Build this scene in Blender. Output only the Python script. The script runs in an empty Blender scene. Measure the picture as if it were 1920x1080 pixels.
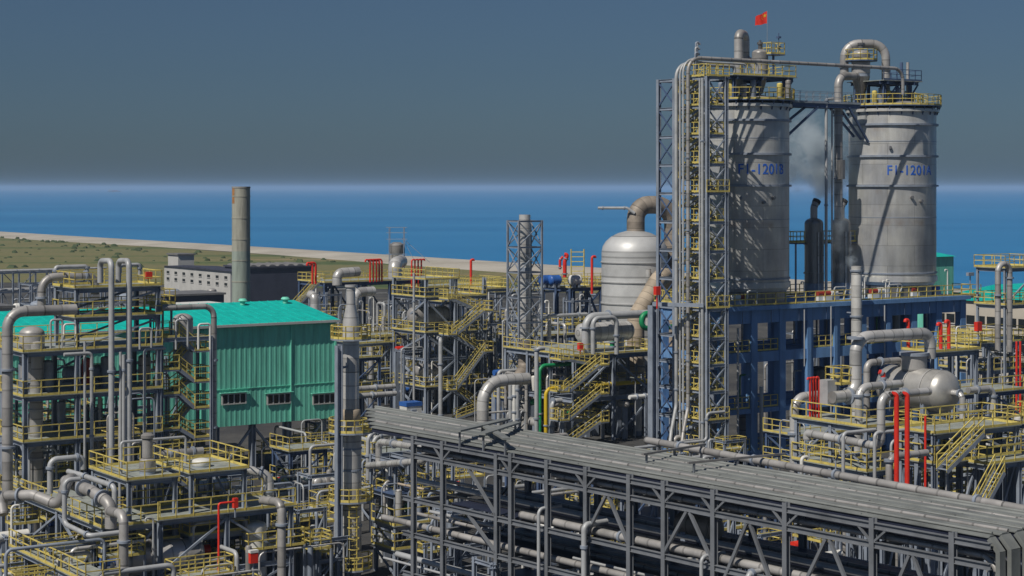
import bpy, math, random
from mathutils import Vector, Matrix
random.seed(11)
V = Vector
C = bpy.context.scene.collection
SC = bpy.context.scene

# ------------------------------------------------------------------ camera
F, HC, HY = 3400.0, 26.0, 352.0          # focal length in photo pixels, eye height (m), horizon row
cam = bpy.data.cameras.new('camera'); cam_o = bpy.data.objects.new('camera', cam); C.objects.link(cam_o)
cam_o.location = (0, 0, HC); cam_o.rotation_euler = (math.radians(90), 0, 0)
cam.sensor_width = 36; cam.lens = 36 * F / 1920; cam.shift_y = -(540 - HY) / 1920
cam.clip_start = 1; cam.clip_end = 120000
SC.camera = cam_o

# ------------------------------------------------------------------ light
SUN_EL, SUN_AZ = 50.0, 219.0             # azimuth clockwise from the viewing direction
world = bpy.data.worlds.new('World'); SC.world = world; world.use_nodes = True
wn = world.node_tree; wn.nodes.clear()
sky = wn.nodes.new('ShaderNodeTexSky'); sky.sky_type = 'NISHITA'; sky.sun_disc = False
sky.sun_elevation = math.radians(SUN_EL); sky.sun_rotation = math.radians(SUN_AZ)
sky.air_density = 1.0; sky.dust_density = 0.7; sky.ozone_density = 2.0; sky.altitude = 30
hsv = wn.nodes.new('ShaderNodeHueSaturation'); hsv.inputs['Saturation'].default_value = 0.7
bg = wn.nodes.new('ShaderNodeBackground'); bg.inputs['Strength'].default_value = 0.05
wo = wn.nodes.new('ShaderNodeOutputWorld')
tint = wn.nodes.new('ShaderNodeMix'); tint.data_type = 'RGBA'; tint.blend_type = 'MULTIPLY'; tint.inputs[0].default_value = 1; tint.inputs[7].default_value = (.375, .565, .82, 1)
wn.links.new(sky.outputs[0], hsv.inputs['Color']); wn.links.new(hsv.outputs[0], tint.inputs[6]); wn.links.new(tint.outputs[2], bg.inputs['Color'])
wn.links.new(bg.outputs[0], wo.inputs['Surface'])
sl = bpy.data.lights.new('sun', 'SUN'); sl.energy = 5.0; sl.angle = math.radians(0.5); sl.color = (1.0, 0.93, 0.82)
so = bpy.data.objects.new('sun', sl); C.objects.link(so)
e_, a_ = math.radians(SUN_EL), math.radians(SUN_AZ)
so.location = (0, 0, 200)
so.rotation_euler = V((math.sin(a_)*math.cos(e_), math.cos(a_)*math.cos(e_), math.sin(e_))).to_track_quat('Z', 'Y').to_euler()
SC.view_settings.view_transform = 'Standard'; SC.view_settings.look = 'None'
SC.view_settings.exposure = -0.38; SC.view_settings.gamma = 1.0
SC.cycles.max_bounces = 6; SC.cycles.diffuse_bounces = 3; SC.cycles.glossy_bounces = 3; SC.cycles.volume_bounces = 3

# ------------------------------------------------------------------ placing: photo pixel + depth -> point
GA = math.radians(34.5)
U = V((math.cos(GA), math.sin(GA), 0)); W = V((-math.sin(GA), math.cos(GA), 0)); ZV = V((0, 0, 1))
def P(px, py, Y): return V(((px-960)/F*Y, Y, HC-(py-HY)/F*Y))
def G(px, Y, z=0.0): return V(((px-960)/F*Y, Y, z))
def Zp(py, Y): return HC-(py-HY)/F*Y
def PZ(px, py, z): return P(px, py, (HC-z)*F/(py-HY))
def reach(p, d, px):
    k = (px-960)/F
    return (k*p.y-p.x)/(d.x-k*d.y)
def path(px, py, Y, *mv):
    p = P(px, py, Y); out = [p.copy()]
    for m in mv:
        k = m[0]
        if k == 'z': p = V((p.x, p.y, Zp(m[1], p.y)))
        elif k == 'Z': p = V((p.x, p.y, m[1]))
        elif k == 'u': p = p + U*reach(p, U, m[1])
        elif k == 'w': p = p + W*reach(p, W, m[1])
        elif k == 'U': p = p + U*m[1]
        elif k == 'W': p = p + W*m[1]
        elif k == 'p': p = P(*m[1:])
        out.append(p.copy())
    return out

# ------------------------------------------------------------------ mesh collector
class MB:
    def __init__(s): s.v = []; s.f = []; s.uv = []; s.sm = []
    def face(s, idx, uv=None, sm=False):
        s.f.append(idx); s.uv.extend(uv if uv else [(0, 0)]*len(idx)); s.sm.append(sm)
    def obox(s, c, a, b, d):
        n = len(s.v)
        for k in (-1, 1):
            for j in (-1, 1):
                for i in (-1, 1): s.v.append(c+a*i+b*j+d*k)
        for q in ((0,2,3,1),(4,5,7,6),(0,1,5,4),(2,6,7,3),(0,4,6,2),(1,3,7,5)): s.face([n+i for i in q])
        return s
    def box(s, c, sx, sy, sz, rot=GA):
        a = V((math.cos(rot), math.sin(rot), 0)); b = V((-math.sin(rot), math.cos(rot), 0))
        return s.obox(V(c), a*sx/2, b*sy/2, ZV*sz/2)
    def beam(s, p, q, w, h=None, up=ZV):
        h = h or w; d = (q-p)
        if d.length < 1e-5: return s
        t = d.normalized()
        if abs(t.dot(up)) > .98: up = U
        r = t.cross(up).normalized(); n = r.cross(t)
        return s.obox((p+q)/2, d/2, r*w/2, n*h/2)
    def ibeam(s, p, q, w, h, up=ZV, t=None):
        d = (q-p); tt = d.normalized()
        if abs(tt.dot(up)) > .98: up = U
        r = tt.cross(up).normalized(); n = r.cross(tt); t = t or w*.14
        s.obox((p+q)/2+n*(h-t)/2, d/2, r*w/2, n*t/2); s.obox((p+q)/2-n*(h-t)/2, d/2, r*w/2, n*t/2)
        return s.obox((p+q)/2, d/2, r*t/2, n*(h/2-t))
    def tube(s, pts, r, n=10, cap=True, bend=0.0, rs=None):
        if bend: pts = fillet(pts, bend)
        m = len(pts); tang = []
        for i in range(m):
            a = pts[max(i-1, 0)]; b = pts[min(i+1, m-1)]; tang.append((b-a).normalized())
        t0 = tang[0]; ref = ZV if abs(t0.z) < .9 else V((1, 0, 0))
        r0 = t0.cross(ref).normalized(); base = len(s.v); L = 0
        lens = []
        for i in range(m):
            t = tang[i]
            r0 = (r0-t*r0.dot(t)).normalized(); b0 = t.cross(r0)
            if i: L += (pts[i]-pts[i-1]).length
            lens.append(L); rr = rs[i] if rs else r
            for k in range(n):
                a = 2*math.pi*k/n; s.v.append(pts[i]+(r0*math.cos(a)+b0*math.sin(a))*rr)
        for i in range(m-1):
            for k in range(n):
                k2 = (k+1) % n
                s.face([base+i*n+k, base+i*n+k2, base+(i+1)*n+k2, base+(i+1)*n+k],
                       [(k/n, lens[i]), ((k+1)/n, lens[i]), ((k+1)/n, lens[i+1]), (k/n, lens[i+1])], True)
        if cap:
            s.face([base+k for k in range(n)][::-1]); s.face([base+(m-1)*n+k for k in range(n)])
        return s
    def lathe(s, c, prof, n=32, axis=ZV, sm=True):
        axis = axis.normalized(); ref = V((1, 0, 0)) if abs(axis.x) < .9 else V((0, 1, 0))
        r0 = axis.cross(ref).normalized()
        if axis.z > .99: r0 = V((1, 0, 0))
        b0 = axis.cross(r0); base = len(s.v); L = 0; ls = []
        for i, (r, z) in enumerate(prof):
            if i: L += math.hypot(r-prof[i-1][0], z-prof[i-1][1])
            ls.append(L)
            for k in range(n):
                a = 2*math.pi*k/n; s.v.append(c+axis*z+(r0*math.cos(a)+b0*math.sin(a))*max(r, .001))
        for i in range(len(prof)-1):
            for k in range(n):
                k2 = (k+1) % n
                s.face([base+i*n+k, base+i*n+k2, base+(i+1)*n+k2, base+(i+1)*n+k],
                       [(k/n, ls[i]), ((k+1)/n, ls[i]), ((k+1)/n, ls[i+1]), (k/n, ls[i+1])], sm)
        if prof[0][0] > .01: s.face([base+k for k in range(n)][::-1])
        if prof[-1][0] > .01: s.face([base+(len(prof)-1)*n+k for k in range(n)])
        return s
    def cyl(s, p, q, r, n=12): return s.tube([p, q], r, n)
    def prism(s, pts, dz):
        n = len(pts); b = len(s.v); s.v += [p.copy() for p in pts]+[p+ZV*dz for p in pts]
        s.face(list(range(b, b+n))[::-1]); s.face(list(range(b+n, b+2*n)))
        for i in range(n):
            j = (i+1) % n; s.face([b+i, b+j, b+n+j, b+n+i])
        return s
    def build(s, name, mat, parent=None, label=None, cat=None, group=None, kind=None, loc=None):
        if not s.v: return None
        if parent is not None: org = ORG[parent.name]
        elif loc is not None: org = V(loc)
        else:
            lo = [min(v[i] for v in s.v) for i in range(3)]; hi = [max(v[i] for v in s.v) for i in range(3)]
            org = V(((lo[0]+hi[0])/2, (lo[1]+hi[1])/2, lo[2]))
        me = bpy.data.meshes.new(name); me.from_pydata([tuple(v-org) for v in s.v], [], s.f)
        me.uv_layers.new(name='UVMap').data.foreach_set('uv', [x for u in s.uv for x in u])
        me.polygons.foreach_set('use_smooth', s.sm)
        if any(s.sm):
            try: me.set_sharp_from_angle(angle=math.radians(50))
            except Exception: pass
        me.materials.append(mat)
        o = bpy.data.objects.new(name, me); C.objects.link(o)
        if parent is None: o.location = org
        else: o.parent = parent
        ORG[o.name] = org
        tag(o, label, cat, group, kind)
        return o
ORG = {}
def tag(o, label=None, cat=None, group=None, kind=None):
    if label: o['label'] = label
    if cat: o['category'] = cat
    if group: o['group'] = group
    if kind: o['kind'] = kind
    return o
def thing(name, label, cat, loc, group=None):
    o = bpy.data.objects.new(name, None); C.objects.link(o); o.location = loc; o.empty_display_size = .5
    ORG[o.name] = V(loc); return tag(o, label, cat, group)

def fillet(pts, R, seg=6):
    out = [pts[0]]
    for i in range(1, len(pts)-1):
        p, a, b = pts[i], pts[i-1]-pts[i], pts[i+1]-pts[i]
        la, lb = a.length, b.length
        if la < 1e-6 or lb < 1e-6: continue
        a.normalize(); b.normalize(); ang = a.angle(b)
        if ang > math.radians(176): out.append(p); continue
        d = min(R/math.tan(ang/2), la*.48, lb*.48); r = d*math.tan(ang/2)
        c = p+(a+b).normalized()*(r/math.sin(ang/2))
        s0 = p+a*d-c; s1 = p+b*d-c; th = s0.angle(s1)
        for k in range(seg+1):
            t = k/seg
            out.append(c+(s0*math.sin((1-t)*th)+s1*math.sin(t*th))/max(math.sin(th), 1e-6))
    out.append(pts[-1]); return out

# ------------------------------------------------------------------ materials
def mat(name, col, rough=.5, metal=0.0, var=.25, scale=.6, streak=0.0, bump=0.0, band=0.0, dirt=None, spec=.5):
    m = bpy.data.materials.new(name); m.use_nodes = True; nt = m.node_tree; N = nt.nodes; L = nt.links
    b = N['Principled BSDF']; b.inputs['Roughness'].default_value = rough; b.inputs['Metallic'].default_value = metal
    b.inputs['Specular IOR Level'].default_value = spec
    tc = N.new('ShaderNodeTexCoord'); mp = N.new('ShaderNodeMapping'); L.new(tc.outputs['Object'], mp.inputs[0])
    mp.inputs['Scale'].default_value = (1, 1, .12 if streak else 1)
    no = N.new('ShaderNodeTexNoise'); no.inputs['Scale'].default_value = scale*(4 if streak else 1); no.inputs['Detail'].default_value = 6
    no.inputs['Roughness'].default_value = .65; L.new(mp.outputs[0], no.inputs['Vector'])
    cr = N.new('ShaderNodeValToRGB'); e = cr.color_ramp.elements
    dk = dirt or tuple(c*(1-var) for c in col); lt = tuple(min(1, c*(1+var*.5)) for c in col)
    e[0].position = .3; e[0].color = (*dk, 1); e[1].position = .7; e[1].color = (*lt, 1)
    mid = cr.color_ramp.elements.new(.5); mid.color = (*col, 1)
    L.new(no.outputs['Fac'], cr.inputs[0]); out = cr.outputs[0]
    if band:                                 # cladding sheets: joints and slight tone steps along the pipe
        uv = N.new('ShaderNodeSeparateXYZ'); L.new(tc.outputs['UV'], uv.inputs[0])
        d = N.new('ShaderNodeMath'); d.operation = 'DIVIDE'; L.new(uv.outputs['Y'], d.inputs[0]); d.inputs[1].default_value = band
        fr = N.new('ShaderNodeMath'); fr.operation = 'FRACT'; L.new(d.outputs[0], fr.inputs[0])
        lt2 = N.new('ShaderNodeMath'); lt2.operation = 'LESS_THAN'; L.new(fr.outputs[0], lt2.inputs[0]); lt2.inputs[1].default_value = .09
        fl = N.new('ShaderNodeMath'); fl.operation = 'FLOOR'; L.new(d.outputs[0], fl.inputs[0])
        wn_ = N.new('ShaderNodeTexWhiteNoise'); wn_.noise_dimensions = '1D'; L.new(fl.outputs[0], wn_.inputs['W'])
        ma = N.new('ShaderNodeMapRange'); L.new(wn_.outputs['Value'], ma.inputs[0]); ma.inputs[3].default_value = .74; ma.inputs[4].default_value = 1.1
        ml = N.new('ShaderNodeMath'); ml.operation = 'MULTIPLY_ADD'; L.new(lt2.outputs[0], ml.inputs[0]); ml.inputs[1].default_value = -.38; L.new(ma.outputs[0], ml.inputs[2])
        vm = N.new('ShaderNodeVectorMath'); vm.operation = 'SCALE'; L.new(out, vm.inputs[0]); L.new(ml.outputs[0], vm.inputs['Scale']); out = vm.outputs[0]
    L.new(out, b.inputs['Base Color'])
    rr = N.new('ShaderNodeMapRange'); L.new(no.outputs['Fac'], rr.inputs[0]); rr.inputs[3].default_value = max(.05, rough-.12); rr.inputs[4].default_value = min(1, rough+.15)
    L.new(rr.outputs[0], b.inputs['Roughness'])
    if bump:
        bn = N.new('ShaderNodeTexNoise'); bn.inputs['Scale'].default_value = scale*5; bn.inputs['Detail'].default_value = 4; L.new(tc.outputs['Object'], bn.inputs['Vector'])
        bp = N.new('ShaderNodeBump'); bp.inputs['Strength'].default_value = bump; bp.inputs['Distance'].default_value = .05
        L.new(bn.outputs['Fac'], bp.inputs['Height']); L.new(bp.outputs[0], b.inputs['Normal'])
    return m
STEEL = mat('steel_paint', (.25, .29, .36), .5, 0, .3, .8)
NAVY = mat('navy_steel_paint', (.07, .11, .21), .5, 0, .35, .8)
BLUEC = mat('blue_concrete_paint', (.13, .27, .52), .65, 0, .3, .35, streak=1)
CLAD = mat('aluminium_cladding', (.56, .555, .55), .36, .3, .22, .7, band=.9)
CLAD2 = mat('dull_cladding', (.40, .39, .385), .45, .25, .3, .6, band=1.2)
GREYP = mat('grey_pipe_paint', (.40, .415, .435), .45, .1, .25, .8)
TAN = mat('tan_insulation', (.42, .35, .27), .7, 0, .3, .8, band=.8)
BROWN = mat('worn_duct_steel', (.30, .26, .22), .6, .2, .4, .8, band=.7)
YEL = mat('yellow_paint', (.62, .51, .14), .6, 0, .3, 1.6, dirt=(.38, .31, .12))
YELD = mat('bright_yellow_paint', (.60, .42, .02), .45, 0, .2, 1)
RED = mat('red_paint', (.68, .035, .02), .42, 0, .2, 1)
RUST = mat('rust_red_paint', (.30, .035, .025), .55, 0, .3, 1)
GREEN = mat('green_paint', (.01, .26, .10), .45, 0, .25, 1)
BLUE = mat('blue_paint', (.03, .12, .42), .45, 0, .25, 1)
JACKET = mat('pale_tank_jacket', (.55, .56, .57), .45, .2, .16, .5, band=2.2)
DRUM = mat('dull_drum_steel', (.50, .49, .47), .36, .45, .25, .8)
WHITE = mat('white_paint', (.68, .68, .66), .5, 0, .15, .8)
BLACK = mat('black_rubber', (.018, .018, .02), .6, 0, .3, 1)
GRATE = mat('deck_grating', (.33, .36, .34), .6, .2, .4, 1.5)
RACK = mat('galvanised_rack_steel', (.19, .205, .23), .5, .2, .3, .7)
TRAY = mat('tray_cover_sheet', (.245, .26, .255), .55, .25, .3, .35)
DARKP = mat('dark_cable_and_shade', (.02, .025, .05), .5, 0, .3, 1)  # cable bundles and deck; also paints shade on tray sides and lower decks
CONC = mat('concrete', (.30, .29, .27), .85, 0, .35, .25, bump=.2)
WALLG = mat('green_wall_sheet', (.16, .57, .44), .55, 0, .3, .5, streak=1)
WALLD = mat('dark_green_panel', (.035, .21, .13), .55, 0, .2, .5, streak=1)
ROOF = mat('teal_roof_sheet', (.005, .48, .42), .45, 0, .22, .3, streak=1)
SHEDR = mat('dark_shed_sheet', (.05, .055, .085), .6, 0, .3, .5)
CREAM = mat('cream_wall', (.50, .46, .40), .8, 0, .15, .4)
PALEW = mat('pale_wall', (.48, .48, .47), .8, 0, .15, .4)
GLASS = mat('window_glass', (.02, .025, .03), .12, 0, .3, .8)
INSIDE = mat('dim_interior_wall', (.04, .06, .06), .8, 0, .3, .5)
STAIN = mat('dark_stainless', (.24, .235, .235), .32, .6, .45, .6, streak=1)
MOSS = mat('weathered_concrete', (.33, .33, .28), .8, 0, .4, .35, streak=1, bump=.15)
LETTER = mat('lettering_blue', (.015, .11, .52), .6, 0, .1, 1.6, dirt=(.09, .17, .42))
PIPE_M = [GREYP, CLAD, CLAD2, GREYP]

# ------------------------------------------------------------------ builders
def pipe(label, pts, r, m=None, group=None, bend=None, n=12, flange=None, name='pipe', cat='pipe'):
    b = MB().tube(pts, r, n, bend=(bend if bend is not None else max(r*2.6, .25)))
    o = b.build(name, m or GREYP, None, label, cat, group)
    if flange is None and .11 < r < .5 and name == 'pipe': flange = (.08+.3*random.random(), .6+.3*random.random())
    for t in (flange or ()):                 # t: 0..1 along the raw polyline
        tot = sum((pts[i+1]-pts[i]).length for i in range(len(pts)-1)); d = t*tot
        for i in range(len(pts)-1):
            l = (pts[i+1]-pts[i]).length
            if d <= l or i == len(pts)-2:
                dr = (pts[i+1]-pts[i]).normalized(); c = pts[i]+dr*min(d, l)
                MB().cyl(c-dr*.07, c+dr*.07, r*1.45, n).build('flange', STEEL, o); break
            d -= l
    return o
def rail_mb(pts, h=1.1, closed=False, sp=1.25, t=.06, b=None):
    b = b or MB(); seg = list(zip(pts, pts[1:]+pts[:1])) if closed else list(zip(pts, pts[1:]))
    for p, q in seg:
        L = (q-p).length
        if L < .05: continue
        for hh in (h, h*.55): b.beam(p+ZV*hh, q+ZV*hh, t, t)
        b.beam(p+ZV*.09, q+ZV*.09, .03, .16)
        k = max(1, round(L/sp))
        for i in range(k+1):
            c = p+(q-p)*(i/k); b.beam(c, c+ZV*(h+t/2), t, t)
    return b
def flight_mb(p, q, w, side):
    """stair from p (low) to q (high); side = horizontal unit vector across the stair"""
    st = MB(); hr = MB(); n = max(4, int((q.z-p.z)/.22))
    for s in (-.5, .5):
        o = side*(w*s); st.beam(p+o, q+o, .06, .26)
    for i in range(n):
        c = p+(q-p)*((i+.5)/n); d = (q-p); d = V((d.x, d.y, 0)).normalized()
        st.obox(c, d*.12, side*(w*.47), ZV*.02)
    for s in (-.5, .5):
        o = side*(w*s)
        for hh in (1.0, .55): hr.beam(p+o+ZV*hh, q+o+ZV*hh, .06, .06)
        k = max(2, round((q-p).length/1.2))
        for i in range(k+1):
            c = p+o+(q-p)*(i/k); hr.beam(c, c+ZV*1.0, .055, .055)
        hr.beam(p+o+ZV*.16, q+o+ZV*.16, .03, .2)
    return st, hr
def stair(root, p, q, w=.8, side=None, m=None):
    d = q-p; d = V((d.x, d.y, 0)).normalized(); side = side or V((-d.y, d.x, 0))
    st, hr = flight_mb(p, q, w, side)
    s = st.build('stair_flight', m or STEEL, root); hr.build('handrail', YEL, s)
def zigzag(root, p, d, zs, run, w=.8, gap=.1, land=1.0, start=1):
    """stair tower: flights along d between the heights zs, switching side"""
    side = V((-d.y, d.x, 0)); lo = start > 0
    for i in range(len(zs)-1):
        off = side*((w+gap)*(i % 2))
        a = p+off+(V() if lo else d*run); c = p+off+(d*run if lo else V())
        stair(root, V((a.x, a.y, zs[i])), V((c.x, c.y, zs[i+1])), w, side)
        e = d if lo else -d                        # landing at the top end
        m0 = V((c.x, c.y, zs[i+1])) - off; o1 = side*(w*.5+gap*.5)
        q = [m0-side*(w*.55), m0-side*(w*.55)+e*land, m0+side*(w*1.55+gap)+e*land, m0+side*(w*1.55+gap)]
        dk = MB().prism([x-ZV*.12 for x in (q if (lo) else q[::-1])], .12).build('landing', STEEL, root)
        rail_mb([q[0], q[1], q[2], q[3]], sp=.9).build('landing_railing', YEL, dk)
        lo = not lo
class Struct:
    """braced steel frame: nearest corner at pixel px / depth Y, a metres along U, b metres along W"""
    def __init__(s, name, label, px, Y, a, b, levels, na=1, nb=1, base=0.0, col=.28, top=None, cat='steel structure', group=None,
                 m=None, decks=None, rails=None, edges='flrk', brace='x', bw=.14, beam=.3, sides='fl', ea=None, eb=None, railm=None, deckm=None):
        m = m or STEEL; s.p = G(px, Y); s.a, s.b = a, b
        s.root = thing(name, label, cat, s.p+(U*a+W*b)/2+ZV*base, group); top = top or max(levels)
        ca = ea or [a*i/na for i in range(na+1)]; cb = eb or [b*j/nb for j in range(nb+1)]
        s.ca, s.cb = ca, cb
        for i in ca:
            for j in cb:
                MB().ibeam(s.L(i, j, base), s.L(i, j, top), col, col).build('column', m, s.root)
        for k, z in enumerate(levels):
            fb = MB()
            for j in cb: fb.ibeam(s.L(-col/2, j, z-beam/2-.02), s.L(a+col/2, j, z-beam/2-.02), beam*.6, beam)
            for i in ca: fb.ibeam(s.L(i, -col/2+.02, z-beam/2-.03), s.L(i, b+col/2-.02, z-beam/2-.03), beam*.6, beam*.94)
            fb.build('floor_frame', m, s.root)
            if decks is None or k in decks:
                o = .25
                MB().prism([s.L(-o, -o, z), s.L(a+o, -o, z), s.L(a+o, b+o, z), s.L(-o, b+o, z)], .06).build('deck', deckm or GRATE, s.root)
                if rails is None or k in rails: s.rail(z+.06, edges, railm)
        zl = [base]+sorted(levels)
        for q in range(len(zl)-1):
            z0, z1 = zl[q]+.05, zl[q+1]-beam
            if z1-z0 < 1.0: continue
            for sd in sides:
                if sd in 'fk':
                    j = 0 if sd == 'f' else b
                    spans = [(s.L(ca[i], j, 0), s.L(ca[i+1], j, 0)) for i in range(len(ca)-1)]
                else:
                    i = 0 if sd == 'l' else a
                    spans = [(s.L(i, cb[j], 0), s.L(i, cb[j+1], 0)) for j in range(len(cb)-1)]
                for t, (c, d) in enumerate(spans):
                    h = ZV
                    if brace == 'x' and (t+q) % 2 == 0 or brace == 'X':
                        MB().beam(c+h*z0, d+h*z1, bw, bw).build('brace', m, s.root)
                        MB().beam(c+h*z1, d+h*z0, bw*.98, bw*.98).build('brace', m, s.root)
                    elif brace == 'v':
                        md = (c+d)/2+h*z1
                        MB().beam(c+h*z0, md, bw, bw).build('brace', m, s.root); MB().beam(d+h*z0, md, bw*.98, bw*.98).build('brace', m, s.root)
                    elif brace == 'd' or brace == 'x':
                        a1, b1 = ((c+h*z0, d+h*z1) if (t+q) % 4 < 2 else (c+h*z1, d+h*z0))
                        MB().beam(a1, b1, bw, bw).build('brace', m, s.root)
    def L(s, i, j, z): return s.p+U*i+W*j+ZV*z
    def rail(s, z, edges='flrk', m=None):
        o = .22; a, b = s.a, s.b
        cor = {'f': (s.L(-o,-o,z), s.L(a+o,-o,z)), 'l': (s.L(-o,-o,z), s.L(-o,b+o,z)), 'r': (s.L(a+o,-o,z), s.L(a+o,b+o,z)), 'k': (s.L(-o,b+o,z), s.L(a+o,b+o,z))}
        mb = MB()
        for e in edges: rail_mb(list(cor[e]), b=mb)
        mb.build('railing', m or YEL, s.root)
def hvessel(label, c, axis, L, r, m, zsup=None, group=None, name='horizontal_drum', cat='vessel', n=24):
    axis = axis.normalized(); t = thing(name, label, cat, V((c.x, c.y, (zsup if zsup is not None else c.z-r))), group); h = L/2
    MB().lathe(c, [(r, -h), (r, h)], n, axis).build('shell', m, t)
    for s in (1, -1):
        MB().lathe(c+axis*(h*s), [(r, 0), (r*.94, r*.2), (r*.78, r*.36), (r*.5, r*.48), (r*.2, r*.53), (.01, r*.54)], n, axis*s).build('end_cap', m, t)
        MB().lathe(c+axis*(h*s*.98), [(r*1.02, -.05), (r*1.02, .05)], n, axis).build('band', m, t)
        if zsup is not None:
            sd = axis.cross(ZV); q = c+axis*(h*s*.6)
            MB().obox(V((q.x, q.y, (zsup+c.z-r*.6)/2)), axis*.15, sd*(r*.8), ZV*((c.z-r*.6-zsup)/2)).build('saddle', STEEL, t)
    return t
def dome(r, z, k=.5, steps=6):
    return [(r*math.cos(math.pi/2*i/steps), z+r*k*math.sin(math.pi/2*i/steps)) for i in range(steps+1)]
def vvessel(label, c, r, z0, z1, m, group=None, name='vertical_vessel', cat='vessel', rings=(), n=24, k=.5, skirt=1.0, sm=None):
    t = thing(name, label, cat, V((c.x, c.y, z0)), group); g = V((c.x, c.y, 0))
    if skirt: MB().lathe(g, [(r*.96, z0), (r*.96, z0+skirt)], n).build('skirt', sm or STEEL, t)
    MB().lathe(g, [(r*.9, z0+skirt-.05), (r, z0+skirt), (r, z1-r*k)], n).build('shell', m, t)
    MB().lathe(g, dome(r, z1-r*k, k), n).build('top_head', m, t)
    for z in rings: MB().lathe(g, [(r+.01, z-.08), (r+.1, z-.08), (r+.1, z+.08), (r+.01, z+.08)], n, sm=False).build('ring', sm or m, t)
    return t
def ring_platform(root, c, z, r0, r1, a0=0, a1=360, m=None, h=1.1, n=None):
    n = n or max(6, int(abs(a1-a0)/22)); mb = MB(); full = abs(a1-a0) >= 359
    A = [math.radians(a0+(a1-a0)*i/n) for i in range(n+1)]
    f = lambda r, a, zz: V((c.x+r*math.cos(a), c.y+r*math.sin(a), zz))
    for i in range(n): mb.prism([f(r0, A[i], z-.1), f(r1, A[i], z-.1), f(r1, A[i+1], z-.1), f(r0, A[i+1], z-.1)], .1)
    d = mb.build('platform_deck', m or STEEL, root)
    pts = [f(r1-.04, a, z) for a in A]
    if not full: pts = [f(r0, A[0], z)]+pts+[f(r0, A[-1], z)]
    rail_mb(pts, h, sp=1.0).build('railing', YEL, root)
def gooseneck(label, c, z0, z1, r, m, d, group=None, name='vent_pipe', over=.6, cat='pipe'):
    p = V((c.x, c.y, z0)); q = V((c.x, c.y, z1))
    return pipe(label, [p, q, q+d*over, q+d*over-ZV*over*.4], r, m, group, bend=r*2.2+.1, n=8, name=name, cat=cat)
# ------------------------------------------------------------------ setting: sea, land, beach
def sheet(name, pts, z, m, kind='structure'):
    b = MB(); b.v = [V((x, y, z)) for x, y in pts]; b.face(list(range(len(pts)))); return b.build(name, m, kind=kind, loc=(0, 0, z))
def ground_mat(name, cols, s1, s2, rough=.9, stretch=None, bump=.3):
    m = bpy.data.materials.new(name); m.use_nodes = True; nt = m.node_tree; N = nt.nodes; L = nt.links; b = N['Principled BSDF']
    b.inputs['Roughness'].default_value = rough
    tc = N.new('ShaderNodeTexCoord'); mp = N.new('ShaderNodeMapping'); L.new(tc.outputs['Object'], mp.inputs[0])
    if stretch: mp.inputs['Scale'].default_value = stretch[0]; mp.inputs['Rotation'].default_value = (0, 0, stretch[1])
    n1 = N.new('ShaderNodeTexNoise'); n1.inputs['Scale'].default_value = s1; n1.inputs['Detail'].default_value = 7; L.new(mp.outputs[0], n1.inputs[0])
    n2 = N.new('ShaderNodeTexNoise'); n2.inputs['Scale'].default_value = s2; n2.inputs['Detail'].default_value = 5; L.new(tc.outputs['Object'], n2.inputs[0])
    ad = N.new('ShaderNodeMath'); ad.operation = 'MULTIPLY_ADD'; ad.inputs[1].default_value = .3; L.new(n2.outputs['Fac'], ad.inputs[0]); L.new(n1.outputs['Fac'], ad.inputs[2])
    cr = N.new('ShaderNodeValToRGB'); L.new(ad.outputs[0], cr.inputs[0]); e = cr.color_ramp.elements
    k = len(cols)
    for i, c in enumerate(cols):
        p = .5+.36*i/(k-1); el = e[i] if i < 2 else cr.color_ramp.elements.new(p); el.position = p; el.color = (*c, 1)
    L.new(cr.outputs[0], b.inputs['Base Color'])
    bp = N.new('ShaderNodeBump'); bp.inputs['Strength'].default_value = bump; L.new(n2.outputs['Fac'], bp.inputs['Height']); L.new(bp.outputs[0], b.inputs['Normal'])
    return m
def sea_mat():
    m = bpy.data.materials.new('sea_water'); m.use_nodes = True; nt = m.node_tree; N = nt.nodes; L = nt.links; b = N['Principled BSDF']
    b.inputs['Roughness'].default_value = .38; b.inputs['Specular IOR Level'].default_value = .28
    tc = N.new('ShaderNodeTexCoord')
    n0 = N.new('ShaderNodeTexNoise'); n0.inputs['Scale'].default_value = .0022; n0.inputs['Detail'].default_value = 9; n0.inputs['Roughness'].default_value = .68
    mp0 = N.new('ShaderNodeMapping'); mp0.inputs['Scale'].default_value = (.35, 1.6, 1); L.new(tc.outputs['Object'], mp0.inputs[0]); L.new(mp0.outputs[0], n0.inputs[0])
    cr = N.new('ShaderNodeValToRGB'); e = cr.color_ramp.elements
    e[0].position = .38; e[0].color = (.022, .185, .43, 1); e[1].position = .64; e[1].color = (.038, .235, .50, 1)
    L.new(n0.outputs['Fac'], cr.inputs[0]); L.new(cr.outputs[0], b.inputs['Base Color'])
    n1 = N.new('ShaderNodeTexNoise'); n1.inputs['Scale'].default_value = .12; n1.inputs['Detail'].default_value = 8; n1.inputs['Roughness'].default_value = .7
    mp = N.new('ShaderNodeMapping'); mp.inputs['Scale'].default_value = (.5, 1.5, 1); mp.inputs['Rotation'].default_value = (0, 0, .3); L.new(tc.outputs['Object'], mp.inputs[0]); L.new(mp.outputs[0], n1.inputs[0])
    bp = N.new('ShaderNodeBump'); bp.inputs['Strength'].default_value = .6; bp.inputs['Distance'].default_value = 1.2
    L.new(n1.outputs['Fac'], bp.inputs['Height']); L.new(bp.outputs[0], b.inputs['Normal'])
    return m
SEA = sea_mat()
sheet('sea', [(-29500, -200), (29500, -200), (29500, 59000), (-29500, 59000)], -1.6, SEA)
c0 = V((-301, 1065)); cd = V((289.7, -424.4)).normalized(); cn = V((-cd.y, cd.x))   # coast line, cn points to sea
def cpt(t, o): q = c0+cd*t+cn*o; return (q.x, q.y)
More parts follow.
